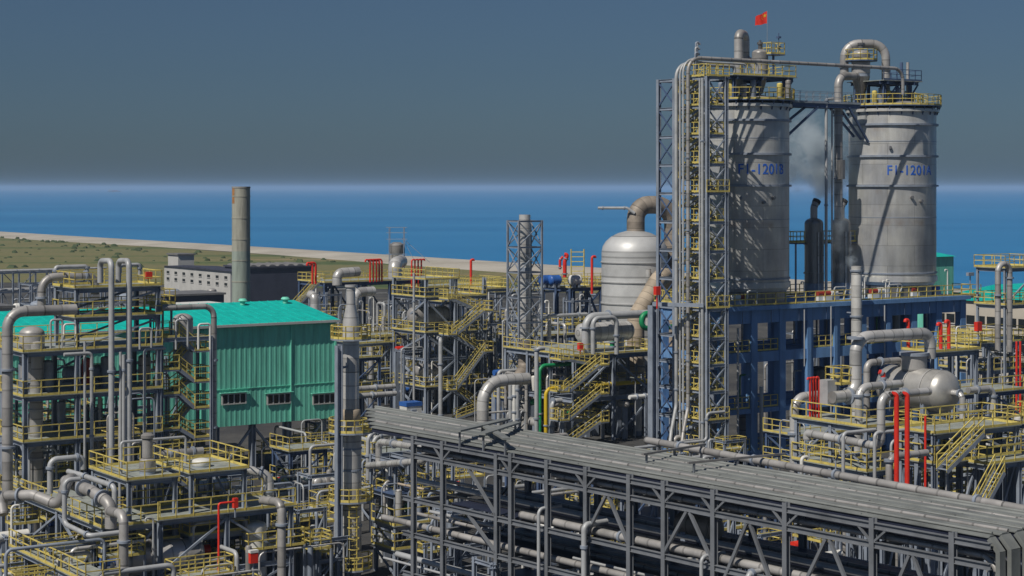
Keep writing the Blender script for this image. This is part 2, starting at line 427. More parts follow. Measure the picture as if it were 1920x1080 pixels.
b = MB()                                                    # land: one sheet with a sloping sea edge
far = -3000
land = [cpt(far, -2), cpt(1500, -2), (600, -300), (-900, -300), (-4200, 1500)]
ASPH = ground_mat('yard_concrete', [(.035, .036, .04), (.06, .06, .06), (.10, .097, .09)], .12, 1.1)
sheet('ground', land, 0.0, ASPH)
GRASSM = ground_mat('coastal_grass', [(.05, .085, .025), (.10, .125, .04), (.18, .16, .07), (.13, .14, .05), (.28, .20, .11)], .016, .35, stretch=((.14, 1.7, 1), math.radians(55)))
sheet('grass_field', [cpt(far, -33), cpt(560, -33), cpt(700, -33), (40, 440), (-120, 495), (-900, 560)], .05, GRASSM)
SANDM = ground_mat('beach_sand', [(.36, .33, .28), (.43, .40, .35), (.50, .47, .42)], .05, .9)
b = MB(); o = [(0.0, -36), (.1, -33), (.8, -22), (.9, -8), (-1.9, 4)]; ts = [far+i*60 for i in range(76)]
for t in ts:
    w = 1+.5*math.sin(t*.013)*.3
    for z, s in o: q = cpt(t, s*(w if s < 0 and s > -50 else 1)); b.v.append(V((q[0], q[1], z+.06)))
for i in range(len(ts)-1):
    for k in range(4): b.face([i*5+k, (i+1)*5+k, (i+1)*5+k+1, i*5+k+1][::-1], None, True)
b.build('beach', SANDM, kind='structure', loc=(0, 0, 0))

random.seed(5); b = MB()                                   # low scrub dotted over the grass
for k in range(900):
    t = far*.25+random.random()*1250; o = -40-random.random()**1.4*330; q = cpt(t, o); c = V((q[0], q[1], 0)); r = .5+random.random()*1.3; n = len(b.v)
    ring = [c+V((r*(.7+.6*random.random())*math.cos(a*1.047), r*(.7+.6*random.random())*math.sin(a*1.047), .05)) for a in range(6)]
    top = [c+V((r*.6*math.cos(a*1.047+.4), r*.6*math.sin(a*1.047+.4), r*(.4+.4*random.random()))) for a in range(6)]
    b.v += ring+top
    for i in range(6): j = (i+1) % 6; b.face([n+i, n+j, n+6+j, n+6+i], None, True)
    b.face([n+6+i for i in range(6)], None, True)
b.build('scrub', mat('scrub_leaves', (.05, .075, .03), .9, 0, .4, .3), kind='stuff', loc=(0, 0, 0))
# ------------------------------------------------------------------ blue concrete building under the silos
Y0 = 167.7; B0 = G(1360, Y0); BW = reach(B0, U, 1806); BD = 9.4; ZD = 15.0
def BL(a, b, z): return B0+U*a+W*b+ZV*z
bb = thing('process_building', 'dark blue open concrete frame building carrying the two lettered silos on its roof', 'building', B0+(U*BW+W*BD)/2)
NB = 9; bays = [BW*i/NB for i in range(NB+1)]; rows = [0.0, 4.7, 9.4]
for i, a in enumerate(bays):
    for j, d in enumerate(rows):
        MB().beam(BL(a, d+.35*(1-j), 0), BL(a, d+.35*(1-j), ZD-.5), .78, .78).build('column', BLUEC, bb)
for z, h in ((ZD-.45, 1.25), (10.6, .95), (5.3, .42), (1.35, .8)):
    for j in rows:
        MB().beam(BL(-.35, j+.35*(1-j/4.7), z-h/2), BL(BW+.35, j+.35*(1-j/4.7), z-h/2), .6, h).build('floor_beam', BLUEC, bb)
    for a in (bays[0], bays[-1]):
        MB().beam(BL(a, .7, z-h/2), BL(a, BD-.7, z-h/2), .6, h*.97).build('floor_beam', BLUEC, bb)
    MB().prism([BL(.1, .4, z-.3), BL(BW-.1, .4, z-.3), BL(BW-.1, BD-.4, z-.3), BL(.1, BD-.4, z-.3)], .22).build('floor_slab', BLUEC, bb)
MB().prism([BL(-.6, -.5, ZD-.44), BL(BW+.6, -.5, ZD-.44), BL(BW+.6, BD+.5, ZD-.44), BL(-.6, BD+.5, ZD-.44)], .38).build('roof_slab', BLUEC, bb)
ce = 2.2
MB().prism([BL(BW+.62, -.45, ZD-.3), BL(BW+ce, -.45, ZD-.3), BL(BW+ce, 3.5, ZD-.3), BL(BW+.62, 3.5, ZD-.3)], .2).build('side_balcony', BROWN, bb)
for q in range(NB): MB().beam(BL(bays[q]+1.8, -.36+.005, ZD-1.65), BL(bays[q]+1.8, -.36+.005, ZD-.5), .05, .05).build('drain_strip', NAVY, bb)
r = rail_mb([BL(BW+.5, -.45, ZD), BL(-.5, -.45, ZD), BL(-.5, BD+.4, ZD), BL(BW+.5, BD+.4, ZD)], sp=1.3, t=.075)
rail_mb([BL(BW+.5, -.45, ZD), BL(BW+ce, -.42, ZD-.1), BL(BW+ce, 3.4, ZD-.1)], b=r); r.build('roof_railing', YEL, bb)
for z in (10.65, 5.35, 1.4):
    for q in range(NB):
        if (q*7+int(z)) % 5 == 4: continue
        rail_mb([BL(bays[q]+.45, .2, z), BL(bays[q+1]-.45, .2, z)], sp=1.0).build('floor_railing', YEL, bb)
for a, z0, z1, w in ((1.1, 0, 13.0, .22), (4.0, 1.4, 7.4, .36), (5.2, 1.4, 5.0, .1), (9.5, 9, 14.4, .12), (13.0, 4, 14.6, .14), (20.3, 3, 14.4, .14)):
    pipe('slim grey downpipe fixed to the front of the blue concrete building', [BL(a, -.5, z0), BL(a, -.5, z1)], w/2, GREYP, 'downpipes on the blue building front', name='downpipe')
for q in (0, 1, 3, 4, 6, 7, 8):
    for z in (1.4, 5.4, 10.7):
        c = BL(bays[q]+1.8, 3.0+random.random()*2, z)
        if random.random() < .55:
            vvessel('grey tank standing inside an open bay of the blue building', c, .6+random.random()*.35, z, z+2.4+random.random(), random.choice([CLAD2, STEEL, STAIN]), 'tanks inside the blue building', skirt=.3)
        else:
            pipe('pale riser pipe standing inside an open bay of the blue building', [c, c+ZV*2.6, c+ZV*2.6+U*1.4, c+U*1.4], .1, random.choice([GREYP, GREEN, CLAD]), 'risers inside the blue building')

# ------------------------------------------------------------------ silos
def silo_mat():
    m = mat('weathered_silo_sheet', (.5, .5, .5), .42, .25); nt = m.node_tree; N = nt.nodes; L = nt.links; bs = N['Principled BSDF']
    tc = N.new('ShaderNodeTexCoord'); mp = N.new('ShaderNodeMapping'); mp.inputs['Scale'].default_value = (28, 1, 1); L.new(tc.outputs['UV'], mp.inputs[0])
    br = N.new('ShaderNodeTexBrick'); br.inputs['Scale'].default_value = 1; br.inputs['Brick Width'].default_value = 5.6; br.inputs['Row Height'].default_value = 2.05
    br.inputs['Mortar Size'].default_value = .018; br.inputs['Color1'].default_value = (.67, .675, .67, 1); br.inputs['Color2'].default_value = (.48, .50, .53, 1); br.inputs['Mortar'].default_value = (.30, .30, .30, 1)
    L.new(mp.outputs[0], br.inputs['Vector'])
    m2 = N.new('ShaderNodeMapping'); m2.inputs['Scale'].default_value = (28, .16, 1); L.new(tc.outputs['UV'], m2.inputs[0])
    n = N.new('ShaderNodeTexNoise'); n.inputs['Scale'].default_value = 1.1; n.inputs['Detail'].default_value = 8; n.inputs['Roughness'].default_value = .7; L.new(m2.outputs[0], n.inputs[0])
    cr = N.new('ShaderNodeValToRGB'); cr.color_ramp.elements[0].position = .36; cr.color_ramp.elements[0].color = (.84, .83, .81, 1); cr.color_ramp.elements[1].position = .62; cr.color_ramp.elements[1].color = (1.06, 1.06, 1.06, 1)
    L.new(n.outputs['Fac'], cr.inputs[0])
    n3 = N.new('ShaderNodeTexNoise'); n3.inputs['Scale'].default_value = .35; n3.inputs['Detail'].default_value = 5; L.new(tc.outputs['Object'], n3.inputs[0])
    c3 = N.new('ShaderNodeValToRGB'); c3.color_ramp.elements[0].position = .4; c3.color_ramp.elements[0].color = (.76, .77, .8, 1); c3.color_ramp.elements[1].position = .6; c3.color_ramp.elements[1].color = (1.05, 1.04, 1.0, 1); L.new(n3.outputs['Fac'], c3.inputs[0])
    x1 = N.new('ShaderNodeMix'); x1.data_type = 'RGBA'; x1.blend_type = 'MULTIPLY'; x1.inputs[0].default_value = 1; L.new(br.outputs['Color'], x1.inputs[6]); L.new(cr.outputs[0], x1.inputs[7])
    x2 = N.new('ShaderNodeMix'); x2.data_type = 'RGBA'; x2.blend_type = 'MULTIPLY'; x2.inputs[0].default_value = 1; L.new(x1.outputs[2], x2.inputs[6]); L.new(c3.outputs[0], x2.inputs[7])
    sv = N.new('ShaderNodeSeparateXYZ'); L.new(tc.outputs['UV'], sv.inputs[0])          # rust bleeding from the stiffener rings
    rz = N.new('ShaderNodeMath'); rz.operation = 'PINGPONG'; L.new(sv.outputs['Y'], rz.inputs[0]); rz.inputs[1].default_value = 1.6
    rg = N.new('ShaderNodeMapRange'); L.new(rz.outputs[0], rg.inputs[0]); rg.inputs[1].default_value = .5; rg.inputs[2].default_value = .05
    rn = N.new('ShaderNodeTexNoise'); rn.inputs['Scale'].default_value = .45; rn.inputs['Detail'].default_value = 7; m3 = N.new('ShaderNodeMapping'); m3.inputs['Scale'].default_value = (28, .5, 1); L.new(tc.outputs['UV'], m3.inputs[0]); L.new(m3.outputs[0], rn.inputs[0])
    rr_ = N.new('ShaderNodeMapRange'); L.new(rn.outputs['Fac'], rr_.inputs[0]); rr_.inputs[1].default_value = .56; rr_.inputs[2].default_value = .74; rr_.inputs[4].default_value = .6
    rm = N.new('ShaderNodeMath'); rm.operation = 'MULTIPLY'; L.new(rg.outputs[0], rm.inputs[0]); L.new(rr_.outputs[0], rm.inputs[1])
    x3 = N.new('ShaderNodeMix'); x3.data_type = 'RGBA'; L.new(rm.outputs[0], x3.inputs[0]); L.new(x2.outputs[2], x3.inputs[6]); x3.inputs[7].default_value = (.27, .15, .07, 1)
    L.new(x3.outputs[2], bs.inputs['Base Color'])
    return m
SILO = silo_mat()
def text_on_cyl(txt, c, R, a_mid, z, size, m, parent, squash=.92):
    cu = bpy.data.curves.new('lettering', 'FONT'); cu.body = txt; cu.size = size*1.38; cu.align_x = 'CENTER'; cu.extrude = .012; cu.space_character = 1.04
    cu.offset = .012
    to = bpy.data.objects.new('tmp', cu); C.objects.link(to); bpy.context.view_layer.update()
    me = bpy.data.meshes.new_from_object(to.evaluated_get(bpy.context.evaluated_depsgraph_get())); bpy.data.objects.remove(to)
    org = ORG[parent.name]
    for v in me.vertices:
        a = a_mid+v.co.x*squash/R; rr = R+.02+v.co.z
        v.co = V((c.x+rr*math.cos(a), c.y+rr*math.sin(a), z+v.co.y))-org
    me.materials.clear(); me.materials.append(m); me.update()
    o = bpy.data.objects.new('lettering', me); C.objects.link(o); o.parent = parent; ORG[o.name] = org; return o
SR = 4.43
cB = G(1393, 175); tA = reach(cB, U, 1673); cA = cB+U*tA
def silo(name, label, c, txt, amid):
    t = thing(name, label, 'silo', c+ZV*ZD)
    MB().lathe(c, [(4.15, ZD-.05), (4.15, 16.2)], 64).build('skirt', STAIN, t)
    MB().lathe(c, [(4.2, 16.15), (SR, 16.5), (SR, 34.0)], 96).build('shell', SILO, t)
    for z, w, h in ((16.75, .12, .5), (17.35, .1, .14), (23.0, .03, .06), (26.2, .22, .2), (29.2, .22, .2), (30.7, .03, .06), (32.4, .22, .2), (33.85, .3, .3)):
        MB().lathe(c, [(SR-.02, z-h/2), (SR+w, z-h/2), (SR+w, z+h/2), (SR-.02, z+h/2)], 96, sm=False).build('stiffener_ring', SILO if h > .25 else STEEL, t)
    MB().lathe(c, [(SR, 33.98), (SR*.6, 34.7), (.9, 35.2), (.9, 35.9)], 48).build('roof_cone', CLAD2, t)
    for a in (amid-.5, amid+.22, amid-.02):
        d = V((math.cos(a), math.sin(a), 0)); z = random.choice([25.0, 24.6, 30.0]); MB().cyl(c+d*(SR-.05)+ZV*z, c+d*(SR+.32)+ZV*(z+.05), .16, 12).build('nozzle', STAIN, t)
    for k in range(24):
        a = math.radians(k*15); d = V((math.cos(a), math.sin(a), 0))
        MB().beam(c+d*(SR+.02)+ZV*33.4, c+d*4.8+ZV*34.22, .09, .14).build('bracket', NAVY, t)
    ring_platform(t, c, 34.35, 3.6, 4.95, 0, 360, NAVY, n=32)
    text_on_cyl(txt, c, SR, amid, 27.3, 1.0, LETTER, t)
    return t
tB = silo('storage_silo', 'weathered steel silo lettered F1-1201B beside the lattice pipe tower', cB, 'F1-1201B', math.radians(-71))
tA_ = silo('storage_silo', 'weathered steel silo lettered F1-1201A standing at the right', cA, 'F1-1201A', math.radians(-75.5))
# equipment frames on the silo tops
def top_frame(label, c, a, b, px0, z0, z1, nm='equipment_stage'):
    p = c-U*a/2-W*b/2; t = thing(nm, label, 'steel frame', V((c.x, c.y, z0)))
    q = lambda i, j, z: V((p.x, p.y, 0))+U*i+W*j+ZV*z
    for i in (0, a/2, a):
        for j in (0, b): MB().ibeam(q(i, j, z0), q(i, j, z1), .26, .26).build('column', NAVY, t)
    for j in (0, b): MB().ibeam(q(-.6, j, z1-.16), q(a+1.2, j, z1-.16), .2, .32).build('beam', NAVY, t)
    for i in (0, a/2, a): MB().ibeam(q(i, -.6, z1-.17), q(i, b+.6, z1-.17), .2, .3).build('beam', NAVY, t)
    MB().beam(q(a, 0, z1-1.6), q(a+1.1, 0, z1-.3), .13).build('brace', NAVY, t); MB().beam(q(0, 0, z0+.1), q(a/2, 0, z1-.4), .13).build('brace', NAVY, t)
    MB().prism([q(-.6, -.6, z1), q(a+1.2, -.6, z1), q(a+1.2, b+.6, z1), q(-.6, b+.6, z1)], .07).build('deck', GRATE, t)
    return t, q
fB, qB = top_frame('dark steel equipment frame with yellow rails on the roof of the F1-1201B silo', cB, 6.4, 4.6, 0, 34.4, 36.6)
rail_mb([qB(-.5, -.5, 36.67), qB(7.5, -.5, 36.67), qB(7.5, 5.1, 36.67), qB(-.5, 5.1, 36.67)], sp=.9).build('railing', YEL, fB)
fA, qA = top_frame('dark steel equipment frame around the cyclone on the roof of the F1-1201A silo', cA-U*1.4, 3.8, 4.0, 0, 34.4, 36.8)
rail_mb([qA(-.5, -.5, 36.87), qA(4.9, -.5, 36.87), qA(4.9, 4.5, 36.87)], sp=.9).build('railing', NAVY, fA)
YB = cB.y
# filter vessel + inverted U duct on B
cf = P(1425, 130, YB-1); cf.z = 0
v = vvessel('grey filter vessel with domed top on the F1-1201B silo frame', cf, .78, 36.7, 39.3, CLAD2, name='filter_vessel', skirt=.5)
MB().lathe(cf, [(.18, 39.2), (.18, 39.7), (.28, 39.75), (.28, 39.95), (.12, 40.0), (.12, 40.15)], 12).build('top_nozzle', STAIN, v)
MB().lathe(cf, [(.25, 35.0), (.78, 36.75)], 20).build('hopper', STAIN, v)
pipe('wide grey inverted U duct rising beside the filter vessel on the F1-1201B silo', path(1385, 168, YB-1.5, ('z', 62), ('p', 1397, 66, YB+.2), ('z', 112), ('p', 1418, 122, YB-.6)), .44, CLAD2, bend=.62, n=16, name='duct', cat='duct')
pl = thing('access_platform', 'small yellow railed platform beside the filter vessel below the lightning rod', 'platform', P(1450, 100, YB-1))
q0 = P(1450, 104, YB-1); MB().prism([q0-U*.9-W*.7, q0+U*.9-W*.7, q0+U*.9+W*.7, q0-U*.9+W*.7], .1).build('platform_deck', NAVY, pl)
rail_mb([q0-U*.85-W*.65+ZV*.1, q0+U*.85-W*.65+ZV*.1, q0+U*.85+W*.65+ZV*.1, q0-U*.85+W*.65+ZV*.1], closed=True, sp=.8).build('railing', YEL, pl)
MB().beam(q0, V((q0.x, q0.y, 36.6)), .16).build('post', NAVY, pl)
lr = thing('lightning_rod', 'thin dark lightning rod mast beside the filter vessel on the F1-1201B silo', 'lightning rod', P(1460, 130, YB-.5))
g0 = P(1460, 104, YB-.5); MB().cyl(g0, P(1460, 62, YB-.5), .05, 6).build('mast', NAVY, lr)
for yy in (70, 88): MB().box(P(1460, yy, YB-.5), .35, .35, .18).build('lamp_box', NAVY, lr)
# flag
fp = thing('flagpole', 'very thin pole holding the red flag above the F1-1201B silo', 'flagpole', P(1438, 100, YB))
MB().cyl(P(1438.5, 128, YB), P(1438.5, 20, YB), .028, 6).build('pole', STEEL, fp)
def flag():
    b = MB(); nx, nz = 14, 8; c = [P(1438.3, 21, YB), P(1417, 31, YB), P(1416, 48, YB), P(1438.3, 44, YB)]
    def pt(s, t):
        top = c[0].lerp(c[1], s); bot = c[3].lerp(c[2], s); return top.lerp(bot, t)+V((0, .16*math.sin(s*7+t*1.5)*s, .03*math.sin(s*9)))
    for i in range(nx+1):
        for j in range(nz+1): b.v.append(pt(i/nx, j/nz))
    for i in range(nx):
        for j in range(nz): b.face([i*(nz+1)+j, (i+1)*(nz+1)+j, (i+1)*(nz+1)+j+1, i*(nz+1)+j+1], None, True)
    o = b.build('flag', RED, None, 'red flag with five yellow stars flying above the F1-1201B silo', 'flag')
    def star(u, v_, rr, rot=0):
        for off in (.015, -.015):
            s = MB(); cc = pt(u, v_)+V((0, off, 0)); ex = (pt(u+.05, v_)-pt(u-.05, v_)).normalized(); ez = (pt(u, v_-.05)-pt(u, v_+.05)).normalized()
            s.v.append(cc)
            for k in range(10):
                a = math.pi/2+rot+k*math.pi/5; q = rr if k % 2 == 0 else rr*.4; s.v.append(cc+ex*q*math.cos(a)+ez*q*math.sin(a))
            for k in range(10): s.face([0, 1+k, 1+(k+1) % 10])
            s.build('star', YELD, o)
    star(.2, .32, .22)
    for u, v_ in ((.38, .12), (.45, .24), (.45, .42), (.38, .55)): star(u, v_, .07, .3)
flag()
# cyclone + ducts on A
YA = cA.y
cc = P(1614, 150, YA-1.2); cc.z = 0
v = vvessel('grey cyclone separator with conical bottom on the F1-1201A silo frame', cc, .95, 37.3, 40.1, CLAD2, name='cyclone_separator', skirt=.4)
MB().lathe(cc, [(.2, 34.6), (.95, 37.35)], 20).build('cone', STAIN, v); MB().lathe(cc, [(.3, 40.0), (.3, 40.6), (.4, 40.6), (.4, 40.8)], 14).build('top_nozzle', STAIN, v)
ring_platform(v, V((cc.x, cc.y, 0)), 39.0, .97, 1.7, 0, 360, NAVY, n=14)
pipe('tall grey inverted U duct arching over the cyclone on the F1-1201A silo', path(1583, 150, YA-1, ('z', 82), ('p', 1661, 82, YA-.6), ('z', 178)), .44, CLAD2, bend=1.5, n=18, flange=(.1, .8), name='duct', cat='duct')
pipe('wide grey duct climbing the left side of the F1-1201A silo into the cyclone', path(1572, 545, YA-4.2, ('z', 143), ('p', 1608, 143, YA-1.6)), .42, CLAD2, bend=1.1, n=18, flange=(.2, .45, .7), name='duct', cat='duct')
pipe('thin grey riser between the silos with a hooked top', path(1549, 545, 180, ('z', 187), ('p', 1566, 185, YA-3)), .15, GREYP, bend=.4)
pipe('second thin grey riser between the silos ending below the bridge', path(1560, 545, 181.5, ('z', 205)), .09, GREYP)
for px in (1690, 1702): pipe('short upright twin stack on the roof of the F1-1201A silo', [V((*(P(px, 178, YA-1).xy), 34.4)), P(px, 117, YA-1)], .16, NAVY if px == 1690 else CLAD2, 'twin stacks on the right silo', name='vent_stack', cat='stack')
pipe('dark valve duct piece hanging beside the F1-1201A silo', path(1577, 300, YA-5, ('z', 336)), .4, STAIN, name='duct_sleeve', cat='duct')
for i in range(3):
    c = cA+U*(1.2+i*1.1)-W*(1.5-i*.3); rail_mb([c-W*.8+ZV*34.4, c+W*1.6+ZV*34.9], sp=.7).build('walkway_railing', YEL, tA_)
for i, px in enumerate((1640, 1652, 1668, 1684)):
    vvessel('small yellow trimmed valve unit on the roof of the F1-1201A silo', P(px, 180, YA-2.2), .28, 34.4, 35.9+.3*(i % 2), [YEL, STEEL][i % 2], 'valve units on the right silo roof', name='valve_unit', skirt=.3, n=10, cat='valve')
for i, px in enumerate((1352, 1372, 1395, 1412, 1462, 1478)):
    vvessel('small yellow trimmed valve unit on the roof of the F1-1201B silo', P(px, 185, YB-3.4+.3*i), .28, 34.4, 36.0+.3*(i % 2), [STEEL, YEL, CLAD2][i % 3], 'valve units on the left silo roof', name='valve_unit', skirt=.3, n=10, cat='valve')
# bridge between silos
br = thing('silo_bridge', 'dark blue steel footbridge with raking struts joining the tops of the two silos', 'footbridge', cB+U*(tA/2)+ZV*33.9)
s0 = cB+U*5.6; s1 = cB+U*(tA-5.6)
for o in (-1.0, 1.0): MB().ibeam(s0+W*o+ZV*34.15, s1+W*o+ZV*34.15, .22, .42).build('girder', NAVY, br)
MB().prism([s0-W*1.1+ZV*34.36, s1-W*1.1+ZV*34.36, s1+W*1.1+ZV*34.36, s0+W*1.1+ZV*34.36], .06).build('deck', GRATE, br)
for o in (-1.05, 1.05): rail_mb([s0+W*o+ZV*34.4, s1+W*o+ZV*34.4], sp=.9, t=.045).build('railing', STEEL, br)
for k in range(3):
    MB().beam(cB+U*(SR+.05)-W*(1-k)*1.0+ZV*(30.8+k*.9), s0+U*(3.4-k*.8)-W*(1-k)*1.0+ZV*34.0, .2).build('strut', NAVY, br)
    MB().beam(cA-U*(SR+.05)-W*(1-k)*1.0+ZV*(30.6+k*.3), s1-U*(1.6+k*.3)-W*(1-k)*1.0+ZV*34.0, .2).build('strut', NAVY, br)
# two dark steel vessels between the silos
for px, lab in ((1526, 'dark polished steel vessel with bent black vent, nearer the F1-1201B silo'), (1577, 'polished steel vessel wrapped in steam, nearer the F1-1201A silo')):
    c = P(px, 500, 181+(px-1526)*.03); v = vvessel(lab, c, .93, 15.6, 23.0, STAIN, rings=(17.5, 20.4), skirt=.9, k=.6)
    g = V((c.x, c.y, 0)); MB().tube([g+ZV*22.9, g+ZV*24.0, g+ZV*24.5+U*.25], .36, 12, bend=.6).build('vent_stub', CLAD2, v)
    MB().tube([g+ZV*24.45+U*.25, g+ZV*24.75+U*.45], .42, 12).build('vent_tip', BLACK, v)
    for k in range(4):
        a = math.radians(45+90*k); d = V((math.cos(a), math.sin(a), 0)); MB().beam(g+d*.8+ZV*15, g+d*.8+ZV*15.7, .2).build('leg', STEEL, v)
    for o in (-.35, .3): MB().cyl(g-W*1.02+U*o+ZV*15.6, g-W*1.02+U*o+ZV*21.6, .07, 8).build('pipe_run', CLAD, v)
pf = thing('access_platform', 'railed steel platform joining the two dark vessels between the silos', 'platform', P(1552, 458, 180))
c0_ = P(1492, 458, 180.2); c1_ = c0_+U*reach(c0_, U, 1614)
MB().prism([c0_-W*.2, c1_-W*.2, c1_+W*2.6, c0_+W*2.6], .12).build('platform_deck', NAVY, pf)
rail_mb([c0_-W*.15+ZV*.12, c1_-W*.15+ZV*.12, c1_+W*2.5+ZV*.12, c0_+W*2.5+ZV*.12], closed=True, sp=1).build('railing', YEL, pf)
for q in (c0_, c1_, c0_+W*2.4, c1_+W*2.4): MB().beam(V((q.x, q.y, ZD)), q, .14).build('post', STEEL, pf)
for i in range(26):                                        # small gear on the roof deck
    a = 1.0+random.random()*(BW-2); c = BL(a, .6+random.random()*.9, ZD)
    k = i % 4
    if k == 0: pipe('low pipe loop on the roof edge of the blue building', [c, c+ZV*1.3, c+ZV*1.3+U*(1+random.random()), c+U*(1.2)], .08, random.choice([WHITE, GREYP]), 'pipe loops on the blue building roof', n=8)
    elif k == 1: gooseneck('small white vent on the roof edge of the blue building', c, ZD, ZD+1.6+random.random(), .07, WHITE, U*-1, 'vents on the blue building roof', over=.4)
    else:
        t = thing('pump_unit', 'small pale pump unit on the roof edge of the blue building', 'pump', c, 'pump units on the blue building roof')
        MB().box(c+ZV*.25, 1.0, .6, .5).build('base', random.choice([WHITE, STEEL]), t); MB().cyl(c+ZV*.75-U*.4, c+ZV*.75+U*.4, .28, 12).build('motor', random.choice([GREEN, WHITE, RUST, BLUE]), t)
# white vent stack in front
c = BL(0, -1.6, 0); c = c+U*reach(c, U, 1606); t = thing('vent_stack', 'white upright vent stack in front of the blue building, steam at its mouth', 'vent stack', c)
MB().tube([c, c+ZV*(Zp(499, c.y))], .52, 20).build('barrel', mat('white_cladding', (.62, .62, .61), .5, .2, .2, .7, band=1.1), t)
for z in (13.6, 18.0, 8): MB().lathe(c, [(.53, z-.08), (.64, z-.08), (.64, z+.08), (.53, z+.08)], 20, sm=False).build('band', STEEL, t)
MB().beam(c+ZV*13.9, c+ZV*13.9+W*1.3, .12).build('wall_tie', STEEL, t)

# ------------------------------------------------------------------ pipe tower left of the silos
TP = G(1326, 162); TB = -reach(TP, W*-1, 1235); TAa = reach(TP, U, 1361)
lv = [2.6, 5.2, 7.8, 10.2, 12.6, 15.2, 17.8, 20.4, 23.0, 25.6, 28.2, 30.8, 33.4, 36.0]
T = Struct('pipe_tower', 'tall lattice steel tower holding risers and yellow stairs left of the F1-1201B silo', 1326, 162, TAa, TB, lv, base=0, col=.34, ea=[0, TAa], eb=[0, TB*.66, TB],
           decks=(), brace='X', sides='f', bw=.12, beam=.26, cat='tower', m=STEEL)
for k, z in enumerate(lv):
    za = ([0.0]+lv)[k]
    for u0, u1 in ((za+.1, z-.3), (z-.3, za+.1)): MB().beam(T.L(0, TB*.66, u0), T.L(0, TB, u1), .11).build('brace', NAVY, T.root)
for k, z in enumerate(lv):
    rail_mb([T.L(-.12, .3, z), T.L(-.12, 3.1, z)], sp=.8).build('railing', YEL, T.root)
    if k % 4 == 1: T.rail(z, 'f')
zigzag(T.root, T.L(1.55, .8, 0), W, sorted([0.0]+lv+[z-1.3 for z in lv]), TB*.66-1.7, w=.75, gap=.08, land=.75)
c = G(1224, 163.5); MB().ibeam(c, c+ZV*15.4, .66, .66).build('heavy_column', STEEL, T.root)
c2 = G(1254, 163); MB().beam(c+ZV*15.5, T.L(0, 0, 15.5)-U*.4, .3, .34).build('transfer_beam', STEEL, T.root)
for z in (12.5, 9.5, 6.5, 3.5): MB().beam(c+ZV*z, T.L(0, TB, z), .2).build('tie_beam', STEEL, T.root)
labs = ['first', 'second', 'third', 'fourth']
desc = ['leftmost grey riser on the lattice tower, bending over at the top', 'second grey riser from the left on the lattice tower face', 'third grey riser from the left on the lattice tower face',
        'long grey pipe rising on the lattice tower and crossing over both silos']
for i, (px, r) in enumerate(((1268, .165), (1275, .1), (1281, .1), (1290, .17))):
    q = T.L(-.45-.02*i, 0, 0); t0 = reach(q, W, px); q = q+W*t0; zt = 37.3+.2*i
    low = [q-U*1.4-W*.8+ZV*3.0, q-U*.9-W*.4+ZV*4.0, q+ZV*6.2] if i in (0, 3) else [q+ZV*.2]
    if i < 3: pts = low+[q+ZV*zt, q+U*(7+i)+ZV*zt, q+U*(7+i)+ZV*36.7]
    else:
        zt = 37.75; L = reach(V((q.x, q.y, 0)), U, 1693); pts = low+[q+ZV*zt, q+U*L+ZV*zt, q+U*L+ZV*35.2]
    pipe(desc[i], pts, r, CLAD2 if i == 3 else GREYP, bend=1.3, n=12, flange=(.12, .2, .3, .4))
for i, (px, lab) in enumerate(((1317, 'grey riser just left of the near corner column of the lattice tower'), (1312, 'thin grey riser beside the stairs of the lattice tower'))):
    q = T.L(-.4, 0, 0); q = q+W*reach(q, W, px); pipe(lab, [q+ZV*1.5, q+ZV*35.8], .13-.04*i, GREYP)
pipe('grey pipe crossing low from the lattice tower to the rack', path(1190, 840, 150, ('u', 1325), ('z', 775), ('u', 1358)), .13, GREYP, bend=.4)
pipe('white riser at the near corner of the blue building', path(1357, 850, 165, ('z', 575)), .27, WHITE)
for k in range(6):                                          # roof of tower: small stubs
    px = 1300+k*14; c = T.L(.3+.3*k, 2+.3*k, 36); gooseneck('short vent stub on top of the lattice tower', c, 36, 38.2+(k % 3)*.5, .1, [STEEL, GREYP][k % 2], U, 'vent stubs on the lattice tower top', over=.3)

